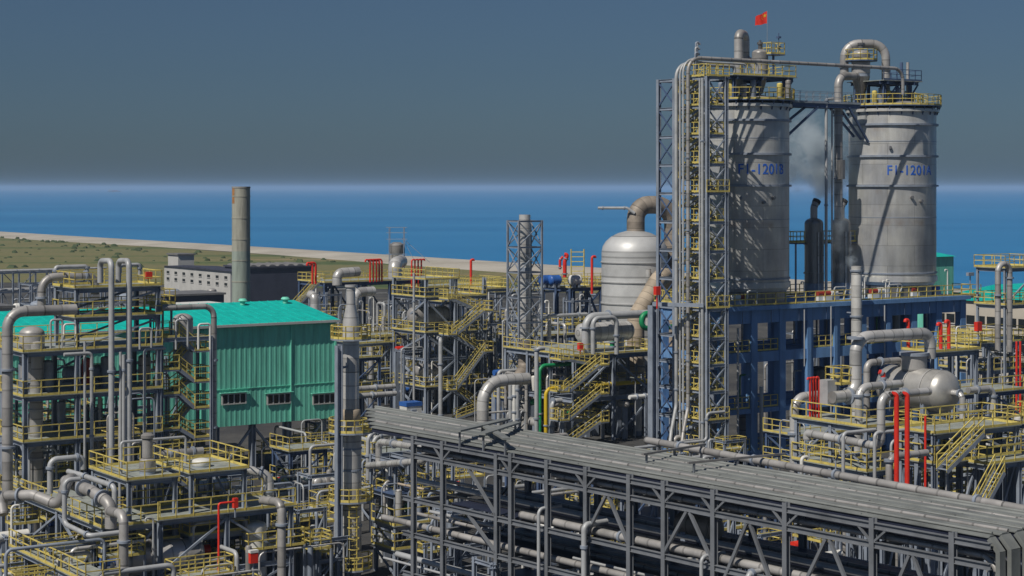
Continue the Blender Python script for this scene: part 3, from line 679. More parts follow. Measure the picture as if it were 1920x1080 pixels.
# ------------------------------------------------------------------ steam
def steam(label, c, sx, sy, sz, dens, seed, scale=.5):
    m = bpy.data.materials.new('steam_vapour'); m.use_nodes = True; nt = m.node_tree; N = nt.nodes; L = nt.links; N.remove(N['Principled BSDF'])
    pv = N.new('ShaderNodeVolumePrincipled'); pv.inputs['Color'].default_value = (.86, .94, 1, 1); pv.inputs['Anisotropy'].default_value = .2
    tc = N.new('ShaderNodeTexCoord'); mp = N.new('ShaderNodeMapping'); mp.inputs['Scale'].default_value = (1/sx, 1/sy, 1/sz); L.new(tc.outputs['Object'], mp.inputs[0])
    ln = N.new('ShaderNodeVectorMath'); ln.operation = 'LENGTH'; L.new(mp.outputs[0], ln.inputs[0])
    fo = N.new('ShaderNodeMapRange'); fo.inputs[1].default_value = 1.0; fo.inputs[2].default_value = .2; L.new(ln.outputs['Value'], fo.inputs[0])
    no = N.new('ShaderNodeTexNoise'); no.inputs['Scale'].default_value = scale; no.inputs['Detail'].default_value = 5; no.inputs['Roughness'].default_value = .6
    mo = N.new('ShaderNodeMapping'); mo.inputs['Location'].default_value = (seed, seed*2, 0); L.new(tc.outputs['Object'], mo.inputs[0]); L.new(mo.outputs[0], no.inputs[0])
    mr = N.new('ShaderNodeMapRange'); mr.inputs[1].default_value = .44; mr.inputs[2].default_value = .72; L.new(no.outputs['Fac'], mr.inputs[0])
    mu = N.new('ShaderNodeMath'); mu.operation = 'MULTIPLY'; L.new(fo.outputs[0], mu.inputs[0]); L.new(mr.outputs[0], mu.inputs[1])
    m2 = N.new('ShaderNodeMath'); m2.operation = 'MULTIPLY'; L.new(mu.outputs[0], m2.inputs[0]); m2.inputs[1].default_value = dens; L.new(m2.outputs[0], pv.inputs['Density'])
    L.new(pv.outputs[0], N['Material Output'].inputs['Volume'])
    b = MB(); n = 16; k = 8
    for j in range(k+1):
        th = math.pi*j/k
        for i in range(n):
            ph = 2*math.pi*i/n; b.v.append(c+V((sx*max(math.sin(th), .01)*math.cos(ph), sy*max(math.sin(th), .01)*math.sin(ph), sz*math.cos(th))))
    for j in range(k):
        for i in range(n): b.face([j*n+i, (j+1)*n+i, (j+1)*n+(i+1) % n, j*n+(i+1) % n], None, True)
    b.face(list(range(n))); b.face([k*n+i for i in range(n)][::-1])
    o = b.build('steam', m, None, label, 'steam', None, 'stuff', loc=c); return o
steam('white steam drifting up between the two silos', P(1532, 300, 186), 4.2, 2.6, 5.6, 3.4, 3, .34)
steam('thin steam wrapped around the right hand polished vessel', P(1573, 430, 178.5), 1.3, .8, 5.4, .9, 9, .6)
steam('small puff of steam at the mouth of the white vent stack', P(1597, 484, 176), .7, .5, 1.3, 4.0, 5, .9)
# ------------------------------------------------------------------ white domed tank
DT = G(1190, 205); dr = 3.75
t = vvessel('big pale domed tank with stiffener bands and a fat curved duct on top', DT, dr, 0.3, 21.2, JACKET, rings=(5.5, 8.0, 10.6, 13.0, 15.4, 17.6), skirt=.6, n=64, k=.66, name='domed_tank', cat='tank')
MB().cyl(DT+ZV*17.0-U*1.2-W*(dr+.2), DT+ZV*10.5-U*1.2-W*(dr+.2), .3, 12).build('side_pipe', CLAD, t)
pipe('fat brown duct curving off the top of the big pale domed tank', path(1192, 440, 205, ('z', 384), ('p', 1262, 384, 207), ('Z', .3)), 1.02, BROWN, bend=3.0, n=24, name='duct', cat='duct')
pipe('thin horizontal pipe sticking out left from the curved duct above the domed tank', path(1190, 400, 204, ('p', 1176, 390, 204), ('p', 1121, 390, 204)), .16, GREYP)
pipe('tan insulated duct leaning against the foot of the big domed tank', path(1192, 700, 196, ('z', 596), ('p', 1238, 518, 198), ('p', 1262, 520, 203), ('Z', .3)), .95, TAN, bend=2, n=18, name='duct', cat='duct')

# ------------------------------------------------------------------ lattice stack
LS = G(973, 194); lb = -reach(LS, W*-1, 952); la = reach(LS, U, 1016)
lz = [3, 6, 8.9, 11.6, 14.3, 17.0, 19.7, 22.5]
S = Struct('stack_lattice', 'slender blue grey lattice frame around the single steel stack', 973, 194, la, lb, lz, col=.2, decks=(), brace='X', sides='flrk', bw=.1, beam=.18, cat='lattice tower')
cs = S.L(la/2, lb/2, 0)
t = thing('steel_stack', 'plain grey steel stack standing inside the slender lattice frame', 'stack', cs)
MB().tube([cs, cs+ZV*23.1], .62, 24).build('barrel', CLAD, t); MB().lathe(cs, [(.63, 17.0), (.72, 17.0), (.72, 17.4), (.63, 17.4)], 24, sm=False).build('band', STEEL, t)
pipe('brown duct entering the foot of the lattice stack', path(984, 640, 193, ('z', 690), ('p', 960, 730, 190)), .7, BROWN, bend=1.2, n=16, name='duct', cat='duct')

# ------------------------------------------------------------------ stair structure left of centre
pc = G(799, 206); sb = -reach(pc, W*-1, 739); sa = reach(pc, U, 908)
S1 = Struct('stair_structure', 'open steel process frame with yellow zigzag stairs left of the lattice stack', 799, 206, sa, sb, [3.3, 6.6, 9.5, 13.5], na=2, nb=1, col=.36, decks=(0, 2, 3), brace='d', sides='flk', top=15.6, bw=.2)
S1.p = S1.p
MB().prism([S1.L(-.2, -.2, 15.5), S1.L(sa*.55, -.2, 15.5), S1.L(sa*.55, sb, 15.5), S1.L(-.2, sb, 15.5)], .08).build('deck', GRATE, S1.root)
rail_mb([S1.L(-.2, sb, 15.58), S1.L(-.2, -.2, 15.58), S1.L(sa*.55, -.2, 15.58), S1.L(sa*.55, sb, 15.58)]).build('railing', YEL, S1.root)
q = V((P(852, 600, 204).x, 204, 0)); run = reach(q, U, 905)
zigzag(S1.root, q, U, [0.0, 0.9, 3.3, 7.4, 9.5, 12.0, 13.5], run, w=.9, gap=.12, land=1.1)
pipe('tall thin grey pole pipe in front of the zigzag stair frame', [G(776, 200), V((*P(776, 512, 200).xy, Zp(512, 200)))], .13, GREYP)
pipe('tall grey square-topped riser right of the zigzag stair frame', path(826, 800, 203, ('z', 636), ('p', 822, 634, 204)), .24, GREYP, bend=.4)
hvessel('fat pale drum lying inside the zigzag stair frame', S1.L(2.6, 3.6, 11.2), U, 4.4, 1.0, CLAD2, zsup=9.6)
hvessel('second pale drum lying low inside the zigzag stair frame', S1.L(2.6, 3.0, 5.0), U, 3.6, .7, CLAD2, zsup=3.4)

# ------------------------------------------------------------------ platform behind, left (S2), and others
p2 = G(610, 236); a2 = reach(p2, U, 790)
S2 = Struct('steel_platform', 'long low steel frame with red vent hoods on its deck behind the green building', 610, 236, a2, 7.0, [6.5, 13.6], na=3, nb=1, col=.4, decks=(0, 1), brace='d', sides='k', bw=.2, m=NAVY, beam=.45)
q = S2.L(-.6, 1, 0); stair(S2.root, q-U*3.6+ZV*10.2, q+ZV*13.6, 1.0); stair(S2.root, q-U*1+W*1.3+ZV*6.6, q-U*3.6+W*1.3+ZV*10.2, 1.0)
for i, (px, lab) in enumerate(((586, 'red hooded vent pipe at the top of the yellow stair behind the green building'), (592, 'second red hooded vent pipe beside the yellow stair behind the green building'))):
    gooseneck(lab, P(px, 500, 233+i), 13.6, Zp(493, 233), .15, RED, U*-1, over=.8)
for i, px in enumerate((694, 700, 706, 711, 716)): gooseneck('red hooded vent pipe in the row of five on the long low frame', P(px, 500, 236+.4*i), 13.7, Zp(487, 236), .12, RED, U*-1, 'row of five red vents', over=.7)
for i, px in enumerate((772, 778, 784, 790)): gooseneck('red hooded vent pipe in the row of four left of the lone red vent', P(px, 500, 243+.4*i), 12.5, Zp(487, 243), .11, RED, U, 'row of four red vents', over=.5)
gooseneck('lone tall red vent pipe on the middle deck before the beach', P(883, 500, 228), 12.5, Zp(487, 228), .16, RED, U, over=.4)
gooseneck('red vent pipe just left of the big domed tank', P(1110, 500, 222), 13, Zp(481, 222), .16, RED, U, over=.5)
pipe('thick red forked vent pipe on the deck right of the lattice stack', path(1059, 520, 222, ('z', 490), ('p', 1064, 478, 222), ('p', 1058, 477, 222)), .24, RED, bend=.5)
pipe('smaller red bent vent pipe left of the forked one', path(1050, 505, 222.6, ('z', 487), ('p', 1056, 481, 222.6)), .16, RED, bend=.4)
pipe('large pale elbow duct lying on the long low frame', path(632, 535, 232, ('z', 512), ('p', 672, 509, 234)), .62, CLAD, bend=1.6, n=18, name='duct', cat='duct')
pipe('large pale elbow duct at the right end of the long low frame', path(740, 524, 232, ('z', 495), ('p', 752, 490, 236)), .85, CLAD, bend=1.3, n=18, name='duct', cat='duct')
pipe('pale swan neck duct below the long low frame', path(664, 600, 226, ('z', 548), ('p', 700, 546, 228)), .6, CLAD, bend=1.2, n=18, name='duct', cat='duct')
pipe('pale elbow duct beside the yellow stair over the teal roof', path(582, 552, 226, ('p', 590, 556, 225), ('z', 590)), .55, CLAD, bend=1.0, n=16, name='duct', cat='duct')
# radio mast-like frame behind
mt = thing('machinery_mast', 'small machinery head with a spindly frame rising before the beach', 'mast', G(747, 250))
c = P(744, 500, 250)
for dx in (-1.0, 1.0):
    for dy in (-1.0, 1.0): MB().beam(V((c.x+dx, 250+dy, 8)), V((c.x+dx, 250+dy, Zp(426, 250))), .07).build('post', STEEL, mt)
for yy in (426, 436, 448, 476): MB().beam(V((c.x-1.4, 249, Zp(yy, 250))), V((c.x+1.5, 249, Zp(yy, 250))), .07).build('bar', STEEL, mt)
MB().lathe(V((c.x, 250, 0)), [(.75, 12), (.75, Zp(478, 250)), (1.0, Zp(474, 250)), (1.0, Zp(458, 250)), (.5, Zp(454, 250))], 20).build('head', CLAD2, mt)
for e in (2.6, 4.6): MB().beam(V((c.x+.8, 249.5, Zp(446, 250))), V((c.x+e, 249.5, Zp(492, 250))), .06).build('stay', STEEL, mt)

S3 = Struct('steel_platform', 'small railed steel frame between the zigzag stairs and the lattice stack', 905, 216, 3.6, 5.0, [9.8, 13.9], col=.3, decks=(1,), brace='d', sides='fl')
p4 = G(1070, 224); b4 = -reach(p4, W*-1, 1018); a4 = reach(p4, U, 1127)
S4 = Struct('steel_platform', 'railed steel frame carrying blue motors, left of the big domed tank', 1070, 224, a4, b4, [9.0, 13.6], na=1, nb=2, col=.4, decks=(0, 1), brace='d', sides='fr', bw=.22, m=NAVY, beam=.4)
for i, (px, mm, lab) in enumerate(((1040, BLUE, 'bright blue motor cover on the deck left of the domed tank'), (1022, BLUE, 'smaller blue motor cover nearest the lattice stack'), (1078, WHITE, 'white rounded cover beside the red forked vent'))):
    c = P(px, 505, 224); hvessel(lab, V((c.x, c.y, 14.6)), U, 1.1, .62, mm, zsup=13.7, name='motor_cover', cat='motor')
yl = thing('ladder_cage', 'tall yellow ladder cage beside the red forked vent', 'ladder', P(1083, 500, 226)); c = P(1083, 500, 226)
for o in (-.8, .8): MB().beam(V((c.x+o, c.y, 13.6)), V((c.x+o, c.y, Zp(467, 226))), .12).build('stile', YEL, yl)
for k in range(7): MB().beam(V((c.x-.8, c.y, 14.4+k*.6)), V((c.x+.8, c.y, 14.4+k*.6)), .1).build('rung', YEL, yl)
S4b = Struct('steel_platform', 'railed back frame with long yellow rails behind the lattice stack', 930, 246, 12, 6, [11.8], na=3, col=.3, decks=(0,), brace='d', sides='')
S2b = Struct('steel_platform', 'far railed frame before the beach behind the zigzag stairs', 800, 262, 13, 6, [7, 11.6], na=3, col=.3, decks=(1,), brace='d', sides='')
S2c = Struct('steel_platform', 'far railed frame before the beach behind the domed tank', 1040, 262, 14, 6, [7, 11.9], na=3, col=.3, decks=(1,), brace='d', sides='')

# ------------------------------------------------------------------ front platform S5 with stair, coloured pipes
p5 = G(1076, 184); b5 = -reach(p5, W*-1, 949); a5 = reach(p5, U, 1222)
S5 = Struct('steel_platform', 'long railed steel platform with stairs and a lying drum before the domed tank', 1076, 184, a5, b5, [4.6, 8.9], na=2, nb=3, col=.32, decks=(1,), rails=(1,), brace='d', sides='fk', edges='flr', bw=.18, beam=.45)
q = S5.L(-.4, -2.4, 0); q = q+U*reach(q, U, 1062); run = reach(q, U, 1122)
zigzag(S5.root, q, U, [0.4, 2.4, 2.9, 5.2, 5.7, 8.1, 8.9], run, w=.85, gap=.1, land=1.0)
hvessel('pale lying drum with rounded end on the long railed platform', S5.L(6.4, 3.2, 10.9), U, 6.0, 1.0, CLAD, zsup=9.0)
pipe('thick grey pipe arching over the long railed platform to the tower', path(1098, 664, 187, ('z', 594), ('u', 1235)), .42, GREYP, bend=1.2, n=16, flange=(.2, .5))
pipe('thinner grey pipe loop arching in front of the lying drum', path(1112, 664, 183.5, ('z', 597), ('u', 1156), ('z', 664)), .24, GREYP, bend=.7)
pipe('bright green elbow pipe beside the lattice pipe tower', [P(1203, 616, 176)+U*4.5]+path(1203, 616, 176, ('z', 588), ('U', 4.5)), .26, GREEN, bend=.7)
pipe('tall bright green pipe rising before the long railed platform', path(1012, 815, 186.5, ('z', 686), ('u', 1098)), .21, GREEN, bend=.7, n=14)
pipe('tall yellow pipe beside the green one', path(1023.5, 815, 186, ('z', 729), ('u', 1062)), .2, YELD, bend=.7, n=14)
pipe('grey bent pipe right of the yellow one', path(1035, 815, 185, ('z', 752), ('u', 1055)), .26, GREYP, bend=.8)
pipe('grey square-shouldered riser left of the green pipe', path(1006, 815, 177, ('z', 654), ('u', 1020)), .22, GREYP, bend=.5)
pipe('very thick pale elbow duct behind the rack left of the green pipe', path(905, 805, 178, ('z', 716), ('u', 990)), .6, CLAD, bend=2.4, n=20, name='duct', cat='duct')
for i, px in enumerate((957, 964, 970)): pipe('flat pale upright duct in the pair beside the thick elbow', path(px, 800, 172, ('z', 722)), .2, WHITE if i == 1 else GREYP, 'upright ducts by the thick elbow')
pipe('small green pipe stub on the right of the long railed platform', path(1148, 652, 183, ('z', 640)), .25, GREEN)
pipe('yellow horizontal pipe below the long railed platform', path(1120, 722, 186, ('u', 1220)), .22, YELD)
pipe('white horizontal pipe running into the foot of the pipe tower', path(1180, 745, 164, ('u', 1222)), .2, WHITE)
pipe('thick pale pipe lying across to the left of the zigzag stair frame', path(600, 734, 178, ('u', 740)), .26, CLAD)
pipe('second pale pipe lying across below the first, left of the zigzag stairs', path(600, 748, 177, ('u', 742)), .26, CLAD)
pipe('long grey pipe passing right of the lattice stack', path(1000, 594, 196, ('u', 1100)), .2, GREYP)
for px, Y, lab in ((1088, 186, 'small red box on the rail of the long platform'), (1232, 162, 'orange red box on a pole beside the pipe tower')):
    t = thing('alarm_box', lab, 'box', P(px, 655, Y)); c = P(px, 650 if px < 1100 else 545, Y)
    MB().box(c, .5, .4, .75).build('case', RED, t); MB().beam(c-ZV*.3, c-ZV*1.6, .1).build('post', RED, t)
# blue topped cabinet
t = thing('equipment_cabinet', 'white cabinet with a bright blue top behind the rack, under the zigzag stairs', 'cabinet', P(770, 782, 186)); c = P(770, 774, 186)
MB().box(c, 1.8, 1.4, 1.5).build('body', WHITE, t); MB().box(c+ZV*.95, 1.9, 1.5, .4).build('lid', BLUE, t); MB().box(c+V((.35, -.9, 0)), .6, .3, .9).build('panel', STEEL, t)

# ------------------------------------------------------------------ green building
gc = G(628, 168); GB = 8.8; GLn = 34.0; gz0, gz1, gr = 4.7, 13.7, 15.05
def GL(a, b, z): return gc+U*a+W*b+ZV*z
gb = thing('green_building', 'raised corrugated green sheet building with a bright teal roof', 'building', GL(-GLn/2, GB/2, 0))
def corrugated(p, q, z0, z1f, m, name='wall', n=None, d=.022):
    dr_ = (q-p); L = dr_.length; dr_.normalize(); nn = V((dr_.y, -dr_.x, 0)); n = n or int(L/.5); b = MB()
    for i in range(n):
        for f, o in ((0, 0), (.45, 0), (.6, d), (.85, d)):
            s = (i+f)/n; b.v.append(p+dr_*(L*s)+nn*o+ZV*z0); b.v.append(p+dr_*(L*s)+nn*o+ZV*z1f(s))
    b.v.append(q+ZV*z0); b.v.append(q+ZV*z1f(1))
    for i in range(len(b.v)//2-1): b.face([2*i, 2*i+2, 2*i+3, 2*i+1])
    return b.build(name, m, gb)
corrugated(GL(-GLn, 0, 0), GL(0, 0, 0), gz0, lambda s: gz1, WALLG)
corrugated(GL(0, 0, 0), GL(0, GB, 0), gz0, lambda s: gz1+(gr-gz1)*s, WALLG)
MB().prism([GL(-GLn, .02, gz0), GL(0, .02, gz0), GL(0, GB, gz0), GL(-GLn, GB, gz0)], .25).build('floor_slab', WALLD, gb)
MB().beam(GL(-GLn, GB, (gz0+gz1)/2), GL(0, GB, (gz0+gz1)/2), .2, gz1-gz0).build('wall', WALLG, gb)
rb = MB(); ov = .35
rb.prism([GL(-GLn-ov, -ov, gz1+.0), GL(ov, -ov, gz1), GL(ov, GB, gr), GL(-GLn-ov, GB, gr)], .1)
for i in range(int(GLn/.9)): rb.beam(GL(-GLn+i*.9, -ov, gz1+.11), GL(-GLn+i*.9, GB, gr+.11), .06, .06)
rf = rb.build('roof', ROOF, gb)
MB().beam(GL(-GLn-ov, -ov-.06, gz1-.02), GL(ov, -ov-.06, gz1-.02), .14, .22).build('gutter', PALEW, gb)
MB().beam(GL(-GLn, -.03, 8.0), GL(0, -.03, 8.0), .07, .06).build('lap_joint', WALLG, gb)
MB().beam(GL(.03, -.05, gz0), GL(.03, -.05, gz1), .16, .16).build('corner_flashing', WALLG, gb)
for a in (-4.6, -13.5, -22.5): MB().beam(GL(a, -.08, gz0), GL(a, -.08, gz1-.1), .12, .1).build('downpipe', WALLG, gb)
for px in (455, 535):
    q = GL(0, GB*.85, 0); q = q+U*reach(q, U, px); MB().lathe(V((q.x, q.y, gr-.1)), [(.25, 0), (.25, .35), (.45, .4), (.3, .6)], 12).build('roof_vent', WALLG, rf)
for px in (438, 522, 607):
    q = GL(0, 0, 0); q = q+U*reach(q, U, px); zc = Zp(745, q.y)-.12
    w = MB(); hw, hh = 1.15, .45
    for o in (-hw, -hw/2, 0, hw/2, hw): w.beam(q+U*o-W*.1+ZV*(zc-hh), q+U*o-W*.1+ZV*(zc+hh), .09, .12)
    for o in (-hh, hh): w.beam(q-U*(hw+.05)-W*.1+ZV*(zc+o), q+U*(hw+.05)-W*.1+ZV*(zc+o), .1, .1)
    wo_ = w.build('window', PALEW, gb); MB().obox(q-W*.085+ZV*zc, U*hw, W*.015, ZV*hh).build('pane', GLASS, wo_)
    MB().obox(q-W*.2+ZV*(zc+hh+.12), U*(hw+.25), W*.14, ZV*.03).build('window_hood', WALLG, wo_)
for i in range(10):
    for j in (0.6, GB-.6): MB().ibeam(GL(-.9-i*3.6, j, 0), GL(-.9-i*3.6, j, gz0), .42, .42).build('stilt', STEEL, gb)
for i in range(9): MB().beam(GL(-.9-i*3.6, .6, .2 if i % 2 else gz0-.2), GL(-.9-(i+1)*3.6, .6, gz0-.2 if i % 2 else .2), .2).build('brace', STEEL, gb)
S6 = Struct('service_platform', 'low railed walkway under the raised green building', 585, 166, 6.2, 3, [2.4], col=.2, brace='', sides='', na=2)

# ------------------------------------------------------------------ far left: chimney, buildings, tank farm clutter
t = thing('chimney', 'tall round concrete chimney with a rust stain standing before the sea', 'chimney', G(452, 300))
c = G(452, 300); MB().tube([c+ZV*15.5, c+ZV*26.2], 1.5, 32, cap=False).build('shaft', MOSS, t); MB().tube([c, c+ZV*15.52], 1.505, 32, cap=False).build('lower_shaft', mat('algae_stained_concrete', (.27, .32, .285), .8, 0, .35, .35, streak=1), t)
MB().lathe(c, [(1.3, 25.6), (1.3, 26.2), (1.55, 26.2), (1.55, 25.9)], 32).build('rim', CONC, t)
for z in (7, 10.5, 14, 17.5, 21, 24.6): MB().lathe(c, [(1.49, z-.1), (1.55, z-.1), (1.55, z+.1), (1.49, z+.1)], 32, sm=False).build('band', MOSS, t)
rs = MB(); a0 = math.radians(205)
for k in range(7):
    for z in (23.4, 25.9): a = a0+k*.08; rs.v.append(c+V((1.515*math.cos(a), 1.515*math.sin(a), z-(.9 if z < 23 and k % 2 else 0))))
for k in range(6): rs.face([2*k, 2*k+2, 2*k+3, 2*k+1], None, True)
rs.build('rust_patch', mat('rust_orange', (.36, .17, .06), .8, 0, .4, 1), t)
def block(label, px, Y, pxr, dep, z0, z1, wm, rm, ridge=0.0, wins=(), name='industrial_building', cat='building', lwins=()):
    p = G(px, Y); a = reach(p, U, pxr) if pxr < 5000 else pxr-5000.0; dep = dep if dep > 0 else reach(p, W, -dep); L = lambda i, j, z: p+U*i+W*j+ZV*z
    t = thing(name, label, cat, L(a/2, dep/2, 0))
    MB().prism([L(0, 0, z0), L(a, 0, z0), L(a, dep, z0), L(0, dep, z0)], z1-z0).build('wall', wm, t)
    if ridge:
        b = MB(); b.v = [L(-.4, -.4, z1+.02), L(a+.4, -.4, z1+.02), L(a+.4, dep/2, z1+ridge), L(-.4, dep/2, z1+ridge), L(a+.4, dep+.4, z1+.02), L(-.4, dep+.4, z1+.02)]
        b.face([0, 1, 2, 3]); b.face([3, 2, 4, 5]); b.face([0, 3, 5]); b.face([1, 4, 2]); b.build('roof', rm, t)
    else: MB().prism([L(-.3, -.3, z1), L(a+.3, -.3, z1), L(a+.3, dep+.3, z1), L(-.3, dep+.3, z1)], .35).build('roof', rm, t)
    for (n, zz, w, h) in wins:
        for k in range(n):
            f = MB().obox(L(a*(k+.6)/(n+.2), -.03, zz), U*w/2, W*.05, ZV*h/2).build('window', GLASS, t); MB().obox(L(a*(k+.6)/(n+.2), -.06, zz-h/2-.1), U*(w/2+.15), W*.08, ZV*.07).build('sill', PALEW, f)
    for (n, zz, w, h) in lwins:                       # windows on the left hand long face
        for k in range(n):
            f = MB().obox(L(-.03, dep*(k+.5)/n, zz), W*w/2, U*.05, ZV*h/2).build('window', GLASS, t); MB().obox(L(-.06, dep*(k+.5)/n, zz-h/2-.1), W*(w/2+.15), U*.08, ZV*.07).build('sill', PALEW, f)
    return t, L, a
block('long pale two storey building with small windows by the grass', 432, 400, 470, -308, 0, 7.5, PALEW, SHEDR, .5, (), lwins=((8, 6.1, 1.4, .6), (8, 4.6, 1.4, .6)))
block('small pale roof plant house behind the two storey building', 334, 440, 364, 6, 0, 9.6, PALEW, CLAD2)
tt, Ls, al = block('long dark shed with a row of arched vents behind the chimney', 466, 400, 588, 12, 0, 8.2, SHEDR, SHEDR)
for k in range(7):
    b = MB(); x0, x1 = al*k/7+.3, al*(k+1)/7-.3; n = 8
    for i in range(n+1):
        th = math.pi*i/n; b.v.append(Ls((x0+x1)/2+(x1-x0)/2*math.cos(th), -.2, 8.5+.45*math.sin(th))); b.v.append(Ls((x0+x1)/2+(x1-x0)/2*math.cos(th), 11.5, 8.5+.45*math.sin(th)))
    for i in range(n): b.face([2*i, 2*i+1, 2*i+3, 2*i+2], None, True)
    b.face([2*i for i in range(n+1)]); b.face([2*i+1 for i in range(n+1)][::-1]); b.build('arched_vent', CLAD2, tt)
block('low grey flat roofed building left of the chimney foot', 312, 330, 420, 10, 0, 6.2, SHEDR, CLAD2, 0, ((6, 3.2, 1.4, 1.0),))
block('pale flat roofed store in front of the chimney foot', 360, 275, 432, 8, 0, 7.8, PALEW, WHITE)
block('dim grey flat roofed building at the far left edge', -60, 250, 24, 10, 0, 9.2, PALEW, CLAD2)
block('green sheet block standing behind the right silo', 1735, 300, 1788, 9, 0, 14.5, WALLG, ROOF, .6)
block('cream building with teal roof at the right edge before the sea', 1990, 235, 5010, -1755, 0, 10.6, CREAM, ROOF, 2.4, (), lwins=((12, 8.0, 1.4, 1.2), (12, 4.6, 1.4, 1.2)))
t = thing('roof_lamp', 'thin lamp mast on the teal roofed cream building', 'mast', P(1819, 540, 270)); MB().cyl(P(1819, 545, 270), P(1819, 515, 270), .09, 6).build('pole', STEEL, t); MB().box(P(1819, 514, 270), 1.2, .5, .5).build('lamp_head', STEEL, t)
for i, (px, Y, z) in enumerate(((0, 330, 10.5), (60, 320, 9.0), (480, 255, 9.2))):
    Struct('pipe_rack', ['distant grey pipe rack at the far left edge', 'distant grey pipe rack behind the left stair tower', 'dark open pipe rack right of the chimney foot'][i], px-40 if i == 0 else px, Y, 16 if i < 2 else 8, 6, [z-3.5, z], na=5, col=.3, decks=(), brace='d', sides='k', m=[STEEL, STEEL, NAVY][i])
for i in range(9):
    p = P(-34, 528+i*5, 331); p = V((p.x, 331.0+i*.55, (7.15, 10.65)[i % 2])); pipe('long thin pale pipe on the distant racks at far left', [p, p+U*(16+i)], .18, GREYP, 'pipes on the distant racks', n=8)
p = P(-10, 0, 300); 
for k in range(16):
    c = G(-10+k*27+random.random()*14, 285+random.random()*70); h = 3+random.random()*4.5
    if k % 3 == 0: vvessel('small distant grey vessel in the far left plant', c, .8+random.random()*.7, 0, h, random.choice([CLAD2, STEEL, WHITE]), 'distant vessels at far left', n=14)
    elif k % 3 == 1: pipe('distant grey pipe loop in the far left plant', [c, c+ZV*h, c+ZV*h+U*(3+k % 5), c+U*(3+k % 5)], .16, GREYP, 'distant pipe loops', n=8)
    else: hvessel('small distant drum in the far left plant', c+ZV*(2.5+random.random()*2), U, 4, .8, random.choice([WHITE, CLAD2]), 0.0, 'distant drums at far left', n=14)

sh = thing('cargo_ship', 'tiny dark ship on the horizon above the beach at the left', 'ship', P(214, 352, 12000)*1.0); c = V((P(214, 352, 12000).x, 12000, -1.6))
b = MB(); hl, hw = 42, 7; pr = [(-1, -1), (.8, -1), (1, 0), (.8, 1), (-1, 1)]
b.prism([c+V((x*hl, y*hw, 0)) for x, y in pr], 6); b.build('hull', SHEDR, sh); MB().box(c+V((-30, 0, 11)), 12, 11, 10, 0).build('bridge_house', PALEW, sh); MB().box(c+V((5, 0, 8)), 40, 10, 4, 0).build('cargo', RUST, sh)
# ------------------------------------------------------------------ insulated column left of the rack
IC = G(658, 120); zc = lambda y: Zp(y, 120)
t = vvessel('tall insulated grey column with ringed yellow platforms and a cone top', IC, .7, 0, zc(795), CLAD, name='process_column', cat='column', skirt=1.2, n=28, k=.3)
MB().lathe(IC, [(.55, zc(800)), (.55, zc(602)), (.3, zc(570)), (.3, zc(538)), (.4, zc(538)), (.4, zc(534))], 24).build('upper_shell', CLAD, t)
MB().lathe(IC, [(.56, zc(788)), (.63, zc(786)), (.63, zc(768)), (.56, zc(766))], 28).build('band', TAN, t)
for y in (840, 880, 985): MB().lathe(IC, [(.7, zc(y)-.06), (.74, zc(y)-.06), (.74, zc(y)+.06), (.7, zc(y)+.06)], 28, sm=False).build('band', STEEL, t)
for y, r1, a0, a1 in ((634, 1.35, 120, 400), (808, 1.5, 130, 395), (936, 1.5, 150, 390), (1063, 1.45, 170, 400)): ring_platform(t, IC, zc(y), .72 if y > 700 else .56, r1, a0, a1, STEEL, h=.85)
ld = MB(); bx = IC-W*.9-U*.35
for o in (-.28, .28): ld.beam(bx+U*o+ZV*zc(1063), bx+U*o+ZV*(zc(936)+.7), .06)
for k in range(16): ld.beam(bx-U*.28+ZV*(1+k*.3), bx+U*.28+ZV*(1+k*.3), .04)
for k in range(6):
    z = 1.6+k*.7
    for i in range(6): a = math.pi*i/5; a2_ = math.pi*(i+1)/5; ld.beam(bx+U*.36*math.cos(a)-W*.5*math.sin(a)+ZV*z, bx+U*.36*math.cos(a2_)-W*.5*math.sin(a2_)+ZV*z, .05)
ld.build('caged_ladder', YEL, t)
hp = thing('support_post', 'tall pale steel post standing against the insulated column', 'steel post', G(635, 118.7)); q = G(635, 118.7)
MB().ibeam(q, q+ZV*Zp(648, 118.7), .4, .4).build('post', STEEL, hp)
for z in (14.2, 9.7, 5.2): MB().beam(q+ZV*z, IC+ZV*z, .14).build('bracket', STEEL, hp)
pipe('fat pale pipe running behind the insulated column toward the rack', path(512, 914, 144, ('u', 600), ('u', 830)), .37, CLAD, n=16, flange=(.3, .75))
pipe('grey rounded pipe loop right of the insulated column', path(710, 880, 136, ('z', 828), ('p', 797, 840, 129), ('z', 864), ('p', 690, 873, 137)), .25, CLAD, bend=.6, n=14)
for i, px in enumerate((690, 700)): pipe('bent grey riser beside the insulated column', path(px, 900, 139+i, ('z', 812+6*i), ('u', 730)), .17, GREYP, 'bent risers by the insulated column', bend=.7)
pipe('white thin loop pipe crossing right of the insulated column', path(682, 915, 137, ('u', 830)), .13, GREYP)
S7 = Struct('steel_platform', 'dark low deck with pipes right of the insulated column', 742, 134, 5.0, 3.6, [3.3, 5.9], na=3, col=.22, decks=(0,), rails=(), brace='d', sides='k', deckm=NAVY)

